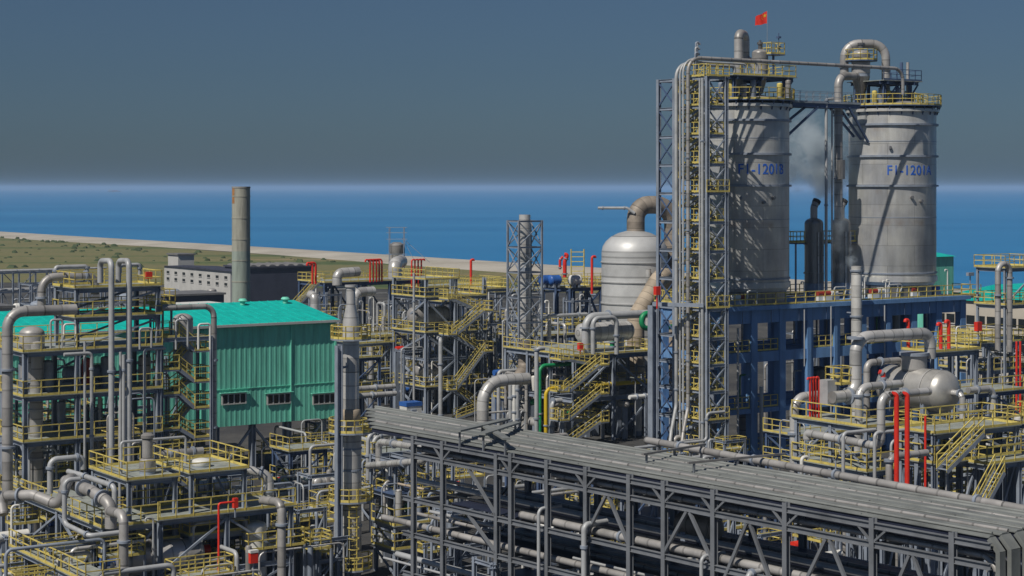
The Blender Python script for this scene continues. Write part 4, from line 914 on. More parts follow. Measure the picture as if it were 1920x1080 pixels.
# ------------------------------------------------------------------ foreground rack
RD = V((math.sin(math.radians(39.3)), -math.cos(math.radians(39.3)), 0)); RN = V((-RD.y, RD.x, 0))   # RN points away from the camera
R0 = G(830, 98.5)
def RL(t, n, z): return R0+RD*t+RN*n+ZV*z
def rt(px, n=0.0): return reach(R0+RN*n, RD, px)
rk = thing('pipe_rack', 'long grey galvanised steel rack of pipes and covered trays crossing the foreground', 'pipe rack', RL(18, 4, 0))
cols = [776, 831, 932, 959, 1027, 1100, 1181, 1246, 1339, 1474, 1637, 1787]
ts = [rt(px) for px in cols]; T1 = rt(1858)
for i, tq in enumerate(ts):
    MB().ibeam(RL(tq, 0, 0), RL(tq, 0, 12.25 if i != 2 else 12.1), .25, .26, up=RN).build('column', RACK, rk)
    MB().ibeam(RL(tq, 6.0, 0), RL(tq, 6.0, 11.6), .30, .30, up=RN).build('column', RACK, rk)
    for z in (11.85, 11.05, 8.6, 6.7, 4.4): MB().ibeam(RL(tq, 0, z), RL(tq, 6.0, z), .2, .28).build('cross_beam', RACK, rk)
for z, n in ((11.95, 0), (11.15, 0), (8.7, 0), (6.75, 0), (4.5, 0), (11.9, 6.0), (8.7, 6.0), (11.92, 3.6)):
    MB().ibeam(RL(ts[0]-1, n-.02, z), RL(T1, n-.02, z), .2, .26).build('side_beam', RACK, rk)
for i in range(1, len(ts)-1):
    t0, t1 = ts[i], ts[i+1]; m = (t0+t1)/2
    if i in (1, 5, 7, 8, 9, 10):
        for z0, z1 in ((8.85, 11.0), (6.9, 8.55)):
            if i == 1: MB().beam(RL(m, -.05, z1), RL(t1, -.05, z0), .16, .12).build('brace', RACK, rk); MB().beam(RL(m, 4, z1), RL(t0, 4, z0), .16, .12).build('brace', RACK, rk)
            elif z0 > 8: MB().beam(RL(m-.1, -.05, z1), RL(t0, -.05, z0-(1.9 if i > 7 else 0)), .14).build('brace', RACK, rk); MB().beam(RL(m+.1, -.05, z1), RL(t1, -.05, z0-(1.9 if i > 7 else 0)), .14).build('brace', RACK, rk)
    if i % 2 or i > 6:
        for sg in (-1, 1): MB().beam(RL(t0, -.06, 11.15+.05), RL(t0+sg*.75, -.06, 11.85), .09).build('knee_brace', RACK, rk)
labt = ['nearest', 'second nearest', 'third nearest', 'fourth nearest', 'fifth nearest', 'farthest']
nn = 0.2
for k, w in enumerate((.38, .60, .55, .60, .52, .42)):
    z = 12.18+(.0, .07, .12, .18, .21, .26)[k]; n = nn+w/2; nn += w+(.12, .14, .17, .13, .18, .1)[k]
    t = thing('cable_tray', labt[k]+' of six covered grey trays running along the top of the rack', 'cable tray', RL(15, n, z), 'covered trays on the rack')
    e = T1-.25+k*.18 if k < 3 else T1+1.0+k*.2; st = rt(700-k*2, n)
    MB().beam(RL(st, n, z-.09), RL(e, n, z-.09), w-.16, .24).build('tray_side_shade', DARKP, t)  # dark body painted in as the shaded side below the cover
    b = MB().beam(RL(st, n, z+.06), RL(e, n, z+.06), w, .05)
    b.beam(RL(st, n, z+.1), RL(e, n, z+.1), w*.6, .05)
    for j in range(int((e-ts[0])/4.5)): b.beam(RL(ts[0]+j*4.5+1.1*k, n-w*.5, z+.1), RL(ts[0]+j*4.5+1.1*k, n+w*.5, z+.1), .05, .04)
    b.build('cover', TRAY, t)
    MB().beam(RL(e-.02, n, z), RL(e+.45, n, z-.5), w*.99, .19).build('elbow', TRAY, t)
    MB().beam(RL(e+.42, n, z-.46), RL(e+.44, n, 1.0), w*.98, .2, up=RD).build('drop_leg', TRAY, t)
for k, n in enumerate((.64, 1.4, 2.1, 2.85, 3.5, 4.15, 4.6)):
    z = 12.34+.035*k; r = (.06, .08, .05, .09, .06, .1, .08)[k]
    pipe('long grey pipe lying between the covered trays on the rack top', [RL(rt(704, n), n, z), RL(T1-.4+.2*k, n, z)], r, [TRAY, CLAD2, TRAY][k % 3], 'pipes between the covered trays', n=10)
n0 = [.5, 1.0, 1.4, 1.9, 2.5, 3.1, 3.7, 4.3]
for k, n in enumerate(n0):                       # second tier, just under the trays
    m = [CLAD2, GREYP, DARKP, DARKP, GREYP, TAN, CLAD2, GREYP][k]; r = [.11, .08, .16, .16, .1, .12, .14, .1][k]
    pipe('long pipe on the second tier of the foreground rack' if m is not DARKP else 'long dark cable bundle on the second tier of the foreground rack', [RL(ts[0]-1, n, 11.3+r), RL(T1-.6, n, 11.3+r), RL(T1-.1, n, 11.0), RL(T1, n, 6)], r, m, 'second tier pipes of the rack' if m is not DARKP else 'cable bundles of the rack', bend=.5, n=10)
for k in range(11):                              # lower tiers
    tier = k % 3; z = (8.85, 6.95, 4.7)[tier]; n = .4+(k//3)*1.2+random.random()*.4; r = random.choice([.07, .1, .13, .17, .2])
    t0 = rt(830+random.random()*200 if k % 4 == 0 else 700); m = random.choice([GREYP, GREYP, CLAD2, CLAD2, TAN, GREYP])
    if k == 8: m, r = YELD, .1
    if k == 11: m, r = GREEN, .07
    pipe('long pipe on a lower tier of the foreground rack', [RL(t0, n, z+r), RL(T1+2, n, z+r)], r, m, 'lower tier pipes of the rack', n=10)
MB().prism([RL(ts[1], .5, 8.78), RL(T1, .5, 8.78), RL(T1, 5.8, 8.78), RL(ts[1], 5.8, 8.78)], .05).build('cable_and_shade_deck', DARKP, rk)
MB().prism([RL(ts[1], .8, 6.86), RL(T1, .8, 6.86), RL(T1, 5.8, 6.86), RL(ts[1], 5.8, 6.86)], .05).build('cable_and_shade_deck', DARKP, rk)  # dark sheet added to deepen the shade under the rack
MB().prism([RL(ts[1], .8, 4.55), RL(T1, .8, 4.55), RL(T1, 5.8, 4.55), RL(ts[1], 5.8, 4.55)], .05).build('cable_and_shade_deck', DARKP, rk)  # another such dark sheet, one tier lower
fa = RL(rt(1212, 7.0), 7.0, 12.6); fb_ = RL(rt(1925, 4.9), 4.9, 12.6); fd = (fb_-fa).normalized(); fL = (fb_-fa).length
fp_ = pipe('long pale pipe raised on small supports along the far side of the rack', [fa, fb_+fd*3], .19, CLAD2, n=12, flange=(.1, .3, .5, .8))
for k in range(int(fL/2.6)):
    q = fa+fd*(1+k*2.6); MB().beam(q-ZV*.9, q-ZV*.15, .12).build('support', RACK, fp_)
for k in range(14):
    q = fa+fd*(1.6+k*2.0); MB().beam(q-ZV*.5, q-ZV*.5-RN*1.4+RD*.3, .2, .1).build('tray_bracket', RACK, rk)
MB().beam(fa-ZV*.62, fb_+fd*3-ZV*.62, .25, .2).build('side_beam', RACK, rk)
for i, (pa, pb, zz, w) in enumerate((((856, 808), (950, 786), 13.0, .5), ((902, 814), (970, 792), 13.0, .5), ((906, 797), (950, 823), 12.95, .4), ((1205, 852), (1322, 833), 12.9, .14), ((1290, 868), (1472, 851), 12.9, .14))):
    p, q = PZ(*pa, zz), PZ(*pb, zz)
    t = thing('cross_tray', ['leftmost wide grey tray crossing obliquely over', 'second wide grey tray crossing obliquely over', 'short grey tray joining the two wide oblique ones on', 'left slim grey pipe rail crossing obliquely over', 'right slim grey pipe rail crossing obliquely over', 'left sloping grey tray dropping onto the covers of', 'middle sloping grey tray dropping onto the covers of', 'right sloping grey tray dropping onto the covers of'][i]+' the rack', 'cable tray', p)
    MB().beam(p, q, w, .1).build('cover', TRAY if i < 3 or i > 4 else CLAD2, t)
    for s_ in ((.06, .5, .94) if i < 5 else (.03,)): c = p.lerp(q, s_); MB().beam(c-ZV*.06, V((c.x, c.y, 11.9)), .09).build('support', RACK, t)
for i, px in enumerate((1010, 1095, 1315, 1402, 1530)):
    q = RL(rt(px, -.5), -.5, 0); pipe('thin grey riser with bent top hugging the near side of the rack', [q, q+ZV*(9.8-.3*i), q+ZV*(9.8-.3*i)+RN*1.5], .09+.05*(i % 2), GREYP, 'risers at the near side of the rack', n=8, bend=.3)
q = RL(rt(1600, .8), .8, 0); hvessel('rusty brown lagged drum hanging under the rack at the right', RL(rt(1310, 3.2), 3.2, 9.6), RD, 2.2, .55, BROWN, 8.8)
# ------------------------------------------------------------------ right front: drum, ducts, platforms
V0 = P(1776, 735, 119.5)
VD = hvessel('large dull steel drum lying on the right hand platform, rounded end toward the viewer', V0+W*2.6, W, 4.6, 1.38, DRUM, V0.z-1.6, name='process_drum', n=40)
for o in (-1.4, 0.1, 1.5): MB().lathe(V0+W*(2.6+o), [(1.385, -.05), (1.43, -.05), (1.43, .05), (1.385, .05)], 40, W, sm=False).build('band', CLAD, VD)
MB().cyl(V0+W*2.9+ZV*1.2, V0+W*2.9+ZV*2.2, .85, 24).build('dome_nozzle', CLAD2, VD)
MB().cyl(V0+W*2.9+ZV*2.2, V0+W*2.9+ZV*2.4, 1.0, 24).build('flange', STEEL, VD)
pipe('very thick grey pipe arching high over the right hand drum', path(1560, 745, 117, ('u', 1604), ('z', 633), ('u', 1744), ('z', 672)), .39, CLAD, bend=1.1, n=20, flange=(.1, .4))
pipe('thick grey pipe rising from the rack at the left of the right hand frame', path(1489, 885, 119, ('z', 745), ('u', 1535), ('u', 1562)), .3, CLAD, bend=.95, n=18, flange=(.3,))
pipe('thick grey pipe feeding the left flank of the right hand drum', path(1610, 815, 115, ('z', 726), ('u', 1690)), .25, CLAD, bend=.8, n=16)
pipe('thick grey pipe looping low then entering the drum front', path(1513, 825, 113, ('z', 812), ('p', 1652, 838, 108.5), ('z', 742), ('u', 1742)), .25, CLAD, bend=.6, n=16)
pipe('grey pipe loop leaving the right end of the drum', path(1815, 732, 119, ('u', 1862), ('z', 772)), .22, CLAD, bend=.6, n=14)
pipe('bent nozzle pipe on the rounded end of the drum', [V0-W*.4, V0-W*1.3, V0-W*1.3-ZV*1.6], .2, CLAD, bend=.5, n=14)
pipe('grey pipe with a bowed top behind the drum', path(1625, 800, 121, ('z', 680), ('u', 1690), ('z', 695)), .22, CLAD2, bend=.5, n=14)
for i, px in enumerate((1681, 1701)):
    pipe(['left of two tall thick red pipes with black tips beside the drum', 'right of two tall thick red pipes with black tips beside the drum'][i], path(px, 935, 105-.2*i, ('z', 740), ('p', px-9, 738, 105-.2*i)), .145, RED, bend=.35, n=14, name='hydrant_riser', cat='riser')
    o = MB().cyl(P(px-8.5, 738, 105-.2*i), P(px-12, 741, 105-.2*i), .17, 12); o.build('nozzle_tip', BLACK, C.objects['hydrant_riser' if i == 0 else 'hydrant_riser.001'])
for i, px in enumerate((1519, 1524, 1529, 1535)): gooseneck('bright red hooded vent in the row of four left of the right hand drum', P(px, 700, 117.5+.2*i), 11.0, Zp(709, 117.5), .075, RED, U*-1, 'row of four red vents on the right frame', over=.22)
for i, (px, yt, yb) in enumerate(((1703, 600, 655), (1764, 607, 655), (1779, 602, 650))): gooseneck(['red vent pipe left above the drum platform', 'red vent pipe in the middle above the drum platform', 'red vent pipe right above the drum platform'][i], P(px, yb, 126), Zp(yb, 126)-.5, Zp(yt, 126), .13, RED, U*-1, over=.3)
pipe('thin red riser in front of the drum frame', path(1735, 935, 110.5, ('z', 780)), .075, RED)
pipe('short fat red hose elbow left of the drum', path(1656, 712, 119, ('z', 700), ('p', 1648, 697, 119)), .16, RED, bend=.3)
pipe('grey bent pipe before the red risers', path(1667, 905, 107, ('z', 857), ('u', 1738)), .21, CLAD2, bend=.6, n=14)
for i, px in enumerate((1581, 1640)): pipe('grey post with a cross pipe before the right hand frame', path(px, 900, 108, ('z', 812), ('u', px+60)), .11, GREYP, 'posts with cross pipes', bend=.3)
# frames: F1 (left), F2 under drum, F3 upper deck
f1 = G(1625, 113.5); b1 = -reach(f1, W*-1, 1494)
F1 = Struct('steel_platform', 'railed yellow two level steel platform left of the right hand drum', 1625, 113.5, 3.2, b1, [8.2, 10.95], nb=2, col=.24, brace='d', sides='l', edges='lf', bw=.12)
f2 = G(1752, 111.5); b2 = -reach(f2, W*-1, 1690); a2_ = reach(f2, U, 1905)
F2 = Struct('steel_platform', 'steel frame with yellow rails carrying the large right hand drum', 1752, 111.5, a2_, b2, [9.0, V0.z-1.7], na=2, nb=2, col=.3, brace='d', sides='fl', bw=.14)
f3 = V0+W*2.9; F3 = Struct('upper_platform', 'small yellow railed platform above the right hand drum', 1748, 123.5, 4.4, 2.4, [Zp(662, 123.5)], col=.2, brace='', sides='', base=V0.z-1.6, )
qs = P(1766, 884, 109.5); qt = qs+U*reach(qs, U, 1836); qt = V((qt.x, qt.y, V0.z-1.64)); stair(F2.root, qs, qt, .8)
F4 = Struct('steel_platform', 'railed yellow lower platform at the right edge beyond the rack', 1850, 112, 6, 3.2, [Zp(872, 112)], na=2, col=.24, brace='', sides='', edges='flr')
q2 = qs+U*1.2-W*1.2; stair(F2.root, q2+U*.2+ZV*-3.0, q2+U*2.6-ZV*.2, .75)
F5 = Struct('steel_platform', 'crowded railed frame at the right edge below the cream building', 1845, 165, 7.5, 5, [6, 9.3, 11.8], na=2, col=.26, brace='d', sides='fl')
F5b = Struct('access_platform', 'small yellow platform with an orange box left of the inverted U pipe', 1822, 160, 2.2, 2.2, [12.2], col=.2, brace='', sides='')
t = thing('alarm_box', 'orange red box on the small yellow platform at the right', 'box', P(1835, 612, 160)); c = P(1834, 612, 160); MB().box(c, .6, .4, .8).build('case', RED, t); MB().beam(c, V((c.x, c.y, 12.25)), .1).build('post', STEEL, t)
pipe('tall grey inverted U pipe at the right edge before the teal roof', path(1871, 660, 163, ('z', 495), ('u', 1893), ('z', 660)), .26, CLAD2, bend=.75, n=14)
F6 = Struct('access_platform', 'two level railed platform around the inverted U pipe at the right edge', 1884, 166, 4.5, 3.2, [15.2, 18.6], col=.2, brace='d', sides='f', base=0)
for i, px in enumerate((1906, 1913)): pipe('slim red pipe at the right edge of the crowded frame', path(px, 820, 150, ('z', 640)), .09, RED, 'slim red pipes at the right edge')
gooseneck('white hooked vent at the right end of the blue building', P(1793, 640, 150), 9, Zp(613, 150), .07, WHITE, U, over=.45)
t = thing('valve_skid', 'pale valve skid with yellow trim on the left of the right hand frame', 'valve skid', P(1548, 745, 118))
c = P(1552, 735, 118); MB().box(c, .8, .8, 1.6).build('cabinet', GREYP, t); MB().cyl(c+U*.7-ZV*.2, c+U*.7+ZV*.9, .25, 12).build('valve_body', STEEL, t); MB().cyl(c+U*.7+ZV*.9, c+U*.7+ZV*1.0, .35, 14).build('handwheel', YEL, t)
rail_mb([c-U*.2+U*.5-W*.9+ZV*.5, c+U*1.8-W*.9+ZV*.5, c+U*1.8+W*.5+ZV*.5, c+U*.3+W*.5+ZV*.5], closed=True, sp=.6).build('railing', YEL, t)

# ------------------------------------------------------------------ left stair tower
l1 = G(47, 128); la1 = reach(l1, U, 297)
LT = Struct('process_tower', 'tall steel process tower with yellow stairs before the green building', 47, 128, la1, 9.0, [4.0, 8.0, 11.2, 14.35], col=.34, brace='d', sides='k', ea=[0, reach(l1, U, 145), la1], eb=[0, 4.6, 9.0], edges='flk', bw=.16, m=STEEL)  # rear bay of decks added to darken the interior and shade the wall
l2 = l1+U*reach(l1, U, 144); a2u = reach(l2, U, 296)
LU = Struct('upper_platform', 'upper two level steel frame with yellow rails and pipe loops on the left process tower', 144, l2.y, a2u, 4.0, [16.65, 18.75], na=1, col=.3, brace='d', sides='fk', base=14.4, edges='flrk')
st0 = l1+U*reach(l1, U, 303); sta = reach(st0, U, 396)
ST = Struct('stair_tower', 'stair tower of yellow flights right of the left process tower', 303, st0.y, sta, 2.4, [14.9], col=.2, decks=(), brace='', sides='', base=0, cat='stair tower')
zigzag(ST.root, st0+U*(sta*.36)+W*.5, U, [3.2, 4.2, 5.2, 6.2, 7.3, 8.1, 9.5, 10.7, 11.5, 12.5, 13.8, 14.9], sta*.32, w=.8, gap=.12, land=sta*.32, start=-1)
def vcol(label, px, Y, r, z0, z1, m, **k): return vvessel(label, G(px, Y), r, z0, z1, m, **k)
vcol('slim grey vertical column inside the left process tower', 68, 130.5, .47, 0, 15.0, CLAD2, rings=(3, 6.5, 10), n=20)
vcol('broad domed vessel head above the left end of the tower deck', 60, 131, .9, 12.0, 16.0, CLAD2, n=24, k=.6, skirt=.3)
vcol('broad domed vessel head above the right end of the tower deck', 343, 140, .78, 12.0, 16.3, CLAD2, n=24, k=.6, skirt=.3)
pipe('thick grey pipe turning right over the tower at the far left edge', path(14, 935, 121, ('z', 585), ('u', 142)), .36, CLAD2, bend=1.1, n=18, flange=(.2, .5))
pipe('thick grey pipe coming down at the right corner of the left tower', path(300, 578, 134, ('u', 401), ('z', 885)), .22, CLAD2, bend=.8, n=16, flange=(.5, .8))
pipe('thick grey pipe arch at the top left of the left tower', path(78, 580, 131, ('z', 520), ('u', 178), ('z', 552)), .3, CLAD2, bend=1.0, n=18)
pipe('tall grey pipe with a hooked top, left of the tall pair', path(209, 905, 124, ('z', 489), ('p', 188, 489, 126), ('z', 530)), .2, GREYP, bend=.5, n=14, flange=(.4,))
pipe('tall grey pipe with a hooked top, right of the tall pair', path(242, 870, 125, ('z', 489), ('p', 222, 489, 127), ('z', 530)), .2, GREYP, bend=.5, n=14, flange=(.4,))
pipe('header pipe with two drop ends behind the arch on the left tower', path(104, 520, 133, ('z', 501), ('u', 163), ('z', 520)), .16, GREYP, bend=.2)
pipe('short header pipe right of the hooked pair', path(225, 512, 131, ('z', 497), ('u', 262), ('z', 515)), .14, GREYP, bend=.2)
for i, (px, yt, pe) in enumerate(((159, 640, 0), (172, 662, 120), (226, 660, 0), (232, 665, 0), (271, 655, 310))):
    mv = [('z', yt)]+([('u', pe)] if pe else []); pipe('thin grey riser on the front of the left process tower', path(px, 880, 126.5, *mv), .1+.03*(i % 2), GREYP, 'thin risers on the left tower', n=8, bend=.3)
for i, px in enumerate((95, 120, 262, 330, 372)): pipe('small white pipe loop on the deck of the left process tower', path(px, 655, 129.5, ('z', 600+8*(i % 3)), ('u', px+22), ('z', 655)), .08, [GREYP, WHITE, GREYP][i % 3], 'small loops on the tower deck', n=8, bend=.2)
t = thing('alarm_box', 'small red box on the top rail of the left upper frame', 'box', P(278, 520, 134)); c = P(278, 516, 134); MB().box(c, .5, .4, .5).build('case', RED, t); MB().beam(c, c-ZV*1.0, .1).build('post', YEL, t)
F7 = Struct('access_platform', 'tiny yellow platform hung on the right of the left upper frame', 298, 136, 1.0, 1.6, [17.2], col=.14, brace='', sides='', base=14.4)
hvessel('grey lying drum between the floors of the left process tower', LT.L(reach(l1, U, 200), 3.4, 12.3), U, 3.4, .6, STEEL, 11.3)
for i in range(7):
    c = LT.L(1+i*1.5, 2.2+random.random()*1.6, 0); z0 = random.choice([8.05, 11.25, 4.05]); vvessel('grey exchanger standing between the floors of the left tower', c, .3+random.random()*.2, z0, z0+2.3, random.choice([CLAD2, STEEL, RUST if i == 3 else STEEL]), 'exchangers in the left tower', skirt=.3, n=14)
# ------------------------------------------------------------------ lower left structure
e1 = G(242, 112); eb1 = -reach(e1, W*-1, 176); ea1 = reach(e1, U, 328)
E1 = Struct('steel_platform', 'railed yellow deck with a domed vessel in the lower left', 242, 112, ea1, eb1, [4.0, 7.9], col=.26, brace='d', sides='l', edges='flk', bw=.12)
e2 = G(359, 113.5); eb2 = -reach(e2, W*-1, 296); ea2 = reach(e2, U, 458)
E2 = Struct('steel_platform', 'railed yellow deck with a white hatch right of the domed vessel in the lower left', 359, 113.5, ea2, eb2, [4.2, 8.1], col=.26, brace='d', sides='r', edges='flrk', bw=.12)
c = E1.L(1.9, 1.6, 0); v = vvessel('grey domed filter vessel on the lower left deck', c, .52, 7.95, 9.0, CLAD2, name='filter_vessel', skirt=.2)
MB().lathe(c, [(.34, 8.9), (.34, 10.2), (.42, 10.22), (.42, 10.4), (.2, 10.55)], 18).build('neck', CLAD2, v)
c = E2.L(1.6, 2.0, 0); vvessel('flat white hatch on the lower left deck', c, .6, 8.15, 8.7, WHITE, name='hatch', cat='hatch', skirt=.1, k=.3)
pipe('goal shaped grey pipe frame standing over the lower left decks', path(227, 890, 114.5, ('z', 829), ('u', 348), ('z', 880)), .09, GREYP, bend=.2)
pipe('fat pale pipe lying at the back of the lower left decks', path(300, 852, 117, ('u', 380)), .24, CLAD2)
e3 = G(195, 110); eb3 = -reach(e3, W*-1, 32); ea3 = reach(e3, U, 291)
E3 = Struct('steel_platform', 'long railed yellow walkway deck below the fat bent pipes in the lower left', 195, 110, ea3, eb3, [1.5, 5.35], nb=2, na=1, col=.3, decks=(1,), brace='d', sides='fl', edges='fl', bw=.14)
e4 = G(300, 111.5); ea4 = reach(e4, U, 545)
E4 = Struct('steel_platform', 'wide railed deck over a big pale drum in the lower left', 300, 111.5, ea4, 4.2, [2.2, 5.55], na=2, col=.28, decks=(1,), brace='d', sides='fk', edges='fk', bw=.14)
e5 = G(165, 103.5); eb5 = -reach(e5, W*-1, 26)
E5 = Struct('access_walkway', 'railed yellow walkway at the bottom left corner', 165, 103.5, 1.6, eb5, [3.45], nb=2, col=.2, brace='', sides='', edges='lf')
hvessel('big pale drum lying low under the wide lower left deck', P(320, 1052, 111.5)+W*1.5, U, 4.6, .95, CLAD, P(320, 1052, 111.5).z-1.6)
pipe('fat grey bent pipe sweeping across the lower left', path(6, 965, 111, ('p', 2, 930, 111.5), ('p', 62, 928, 110.5), ('p', 112, 948, 109.5), ('p', 126, 900, 109.5), ('p', 136, 897, 111)), .33, CLAD2, bend=.6, n=18, flange=(.3,))
pipe('fat grey pipe sloping down behind the bent one in the lower left', path(122, 902, 111.5, ('p', 170, 920, 109), ('p', 208, 945, 107.5), ('z', 990)), .36, CLAD2, bend=.7, n=18)
pipe('thick grey riser at the bottom with a bend, left of the red pipe', path(232, 1100, 105, ('z', 965), ('p', 205, 958, 107)), .28, CLAD2, bend=.6, n=16, flange=(.4,))
pipe('grey pipe loop hanging in front of the lower left walkway', path(150, 898, 108, ('p', 121, 900, 107.5), ('z', 982), ('p', 168, 1005, 105.5), ('u', 230)), .15, GREYP, bend=.4, n=12)
pipe('grey hooped pipe left of the lower left decks', path(94, 925, 113, ('z', 862), ('u', 156), ('z', 880)), .19, GREYP, bend=.45, n=12)
pipe('grey pipe bending down above the wide lower left deck', path(128, 884, 113, ('p', 150, 890, 112), ('p', 215, 912, 109.5), ('z', 960)), .17, GREYP, bend=.4, n=12)
pipe('thick pale riser with a bend at the bottom right of the lower left plant', path(528, 1100, 112, ('z', 942), ('p', 492, 938, 114)), .27, CLAD2, bend=.6, n=16, flange=(.5,))
pipe('slender red riser with a cross arm in the lower left', path(410, 1095, 109, ('z', 944), ('u', 440)), .07, RED, bend=.15)
t = thing('fire_box', 'small red box fixed to the rail right of the slender red riser', 'box', P(441, 945, 111)); c = P(441, 943, 111); MB().box(c, .28, .28, .6).build('case', RED, t); MB().beam(c-ZV*.3, c-ZV*.9, .08).build('post', STEEL, t)
t = thing('fire_box', 'small red box on the rail at the bottom edge', 'box', P(475, 1050, 109)); c = P(475, 1046, 109); MB().box(c, .5, .3, .6).build('case', RED, t); MB().box(c+ZV*.4, .54, .34, .16).build('cap', WHITE, t); MB().beam(c-ZV*.3, c-ZV*1.2, .08).build('post', STEEL, t)
pipe('pale thick pipe bending beside the lower left decks', path(460, 880, 117, ('p', 505, 890, 117), ('z', 935)), .3, CLAD, bend=.7, n=16)
pipe('tan bent pipe rising at the bottom near the insulated column', path(608, 1100, 122, ('z', 1035), ('p', 585, 1022, 124)), .2, TAN, bend=.5, n=14)
pipe('long blue pipe crossing right of the slender red riser', path(405, 1010, 116, ('u', 560)), .2, mat('slate_blue_pipe', (.06, .09, .2), .45, 0, .2, .8))
vvessel('white topped small tank at the bottom, right of the slender red riser', G(478, 116), .75, 0, 4.7, WHITE, n=20, k=.4)

# ------------------------------------------------------------------ dense small plant between the big things
bgf = [('back frame with railed decks left of the zigzag stairs', 690, 216, 5, 5, [4, 8.2], 2), ('dark railed frame behind the zigzag stairs', 830, 222, 6, 5, [4.5, 8.5, 12], 2),
       ('narrow railed frame just right of the zigzag stairs', 918, 216, 4, 4, [3.2, 7.4], 1), ('dark frame behind the long railed platform', 985, 206, 8, 5, [5, 9.0], 3), ('dark frame in front of the foot of the domed tank', 1110, 196, 7, 4, [4.5, 8], 2),
       ('low dark frame under the long railed platform', 960, 195, 9, 3, [3.2], 3),
       ('frame between the column and the zigzag stairs', 672, 190, 4, 6, [5.2, 9.6], 1), ('railed frame right behind the insulated column', 640, 186, 4.5, 4, [4.8, 8.4], 1), ('low dark frame at the foot of the pipe tower', 1140, 192, 6, 4, [2.8, 5.2], 2),
       ('low frame between the blue building and the right hand platform', 1500, 150, 9, 4, [3.0, 5.4], 3), ('dark frame under the left process tower', 60, 142, 9, 4, [3.6, 6.8], 3), ('railed frame at the right edge behind the drum', 1800, 138, 8, 5, [7.5, 10.2], 2),
       ('low frame right of the insulated column', 700, 140, 6, 4, [2.4, 5.2], 2), ('low frame left of the insulated column', 545, 147, 3.2, 3, [2.0, 4.6], 1),
       ('dark frame at the bottom edge between the insulated column and the rack', 742, 121, 3.6, 2.6, [1.8, 3.4], 2), ('dark frame at the bottom edge left of the insulated column', 560, 122, 2.0, 2.6, [1.8, 3.6], 1)]
for i, (lab, px, Y, aa, bb_, lv_, na_) in enumerate(bgf):
    Struct('steel_platform', lab, px, Y, aa, bb_, lv_, na=na_, col=.24, brace='d', sides='fl', bw=.12, m=NAVY if i % 2 else STEEL, beam=.3, decks=tuple(range(len(lv_))), edges='fl')
def filler(zone, n, px0, px1, Ya, Yb, h0, h1, where, cols, seed, small=1.0, mx=6.0):
    random.seed(seed)
    for i in range(n):
        Y = Ya+(Yb-Ya)*random.random(); c = G(px0+(px1-px0)*random.random(), Y); h = h0+(h1-h0)*random.random()**1.3; k = random.random(); m = random.choice(cols)
        dr_ = random.choice([U, U, W, U*-1])
        if k < .34:
            L = min(1.0+random.random()*6, mx); pipe('grey pipe loop '+where, [c, c+ZV*h, c+ZV*h+dr_*L, c+dr_*L+ZV*(h*random.choice([0, 0, .4]))], (.07+random.random()*.14)*small, m, 'pipe loops '+zone, n=8, bend=.4, name='pipe_loop', cat='pipe loop')
        elif k < .52: gooseneck('thin riser with bent tip '+where, c, 0, h*1.1, .06+random.random()*.06, random.choice([WHITE, GREYP, GREYP]), random.choice([U, U*-1]), 'bent tip risers '+zone, name='bent_riser', over=.5, cat='riser')
        elif k < .60: vvessel('small upright vessel '+where, c, (.22+random.random()*.26)*small, 0, h*.85, random.choice([CLAD, CLAD2, WHITE, STEEL]), 'small vessels '+zone, n=14, skirt=.5)
        elif k < .70: hvessel('small lying drum '+where, c+ZV*(h*.6), random.choice([U, W]), 1.6+random.random()*2.4, (.25+random.random()*.3)*small, random.choice([CLAD, CLAD2, WHITE]), 0.0, 'small drums '+zone, n=14)
        elif k < .92:
            p = c; t = thing('pipe_support', 'small steel support frame '+where, 'steel frame', c, 'support frames '+zone); w = 1.5+random.random()*2
            for a in (0, w): MB().ibeam(c+U*a, c+U*a+ZV*h, .2, .2).build('post', STEEL, t)
            MB().ibeam(c-U*.2+ZV*(h*.97), c+U*(w+.2)+ZV*(h*.97), .18, .24).build('beam', STEEL, t)
            MB().beam(c+ZV*.2, c+U*w+ZV*(h*.9), .1).build('brace', STEEL, t)
            MB().ibeam(c+U*w+ZV*(h*.55), c+ZV*(h*.55), .16, .2).build('beam', STEEL, t)
            if h > 3: MB().ibeam(c+ZV*(h*.97)-W*.2, c+W*2+ZV*(h*.97), .16, .2).build('beam', STEEL, t); MB().ibeam(c+W*1.8, c+W*1.8+ZV*h, .2, .2).build('post', STEEL, t)
        else:
            t = thing('pump_unit', 'small coloured pump unit '+where, 'pump', c, 'pump units '+zone); z = h*.55
            MB().box(c+ZV*(z/2), 1.2, .7, z).build('base', STEEL, t); MB().cyl(c+ZV*(z+.35)-U*.5, c+ZV*(z+.35)+U*.4, .33, 12).build('motor', random.choice([BLUE, GREEN, RED, WHITE, CLAD]), t)
        if random.random() < .22:
            w = 1.5+random.random()*2.5; z = h*.75; t = thing('small_platform', 'small yellow railed platform '+where, 'platform', c, 'small platforms '+zone)
            MB().prism([c+ZV*z, c+U*w+ZV*z, c+U*w+W*1.2+ZV*z, c+W*1.2+ZV*z], .07).build('deck', GRATE, t); rail_mb([c+ZV*z, c+U*w+ZV*z, c+U*w+W*1.2+ZV*z, c+W*1.2+ZV*z], closed=True, sp=.9).build('railing', YEL, t)
            for a in (0, w): MB().beam(c+U*a, c+U*a+ZV*z, .12).build('post', STEEL, t)
G4 = [GREYP, CLAD, CLAD2, GREYP, STEEL]
filler('behind the long low frame', 34, 580, 800, 226, 262, 6, 13, 'behind the long low frame', G4, 21)
filler('around the zigzag stairs', 60, 690, 950, 212, 240, 3, 12, 'around the zigzag stair frame', G4, 22)
filler('by the lattice stack', 44, 930, 1140, 196, 250, 4, 12.6, 'near the foot of the lattice stack', G4, 23)
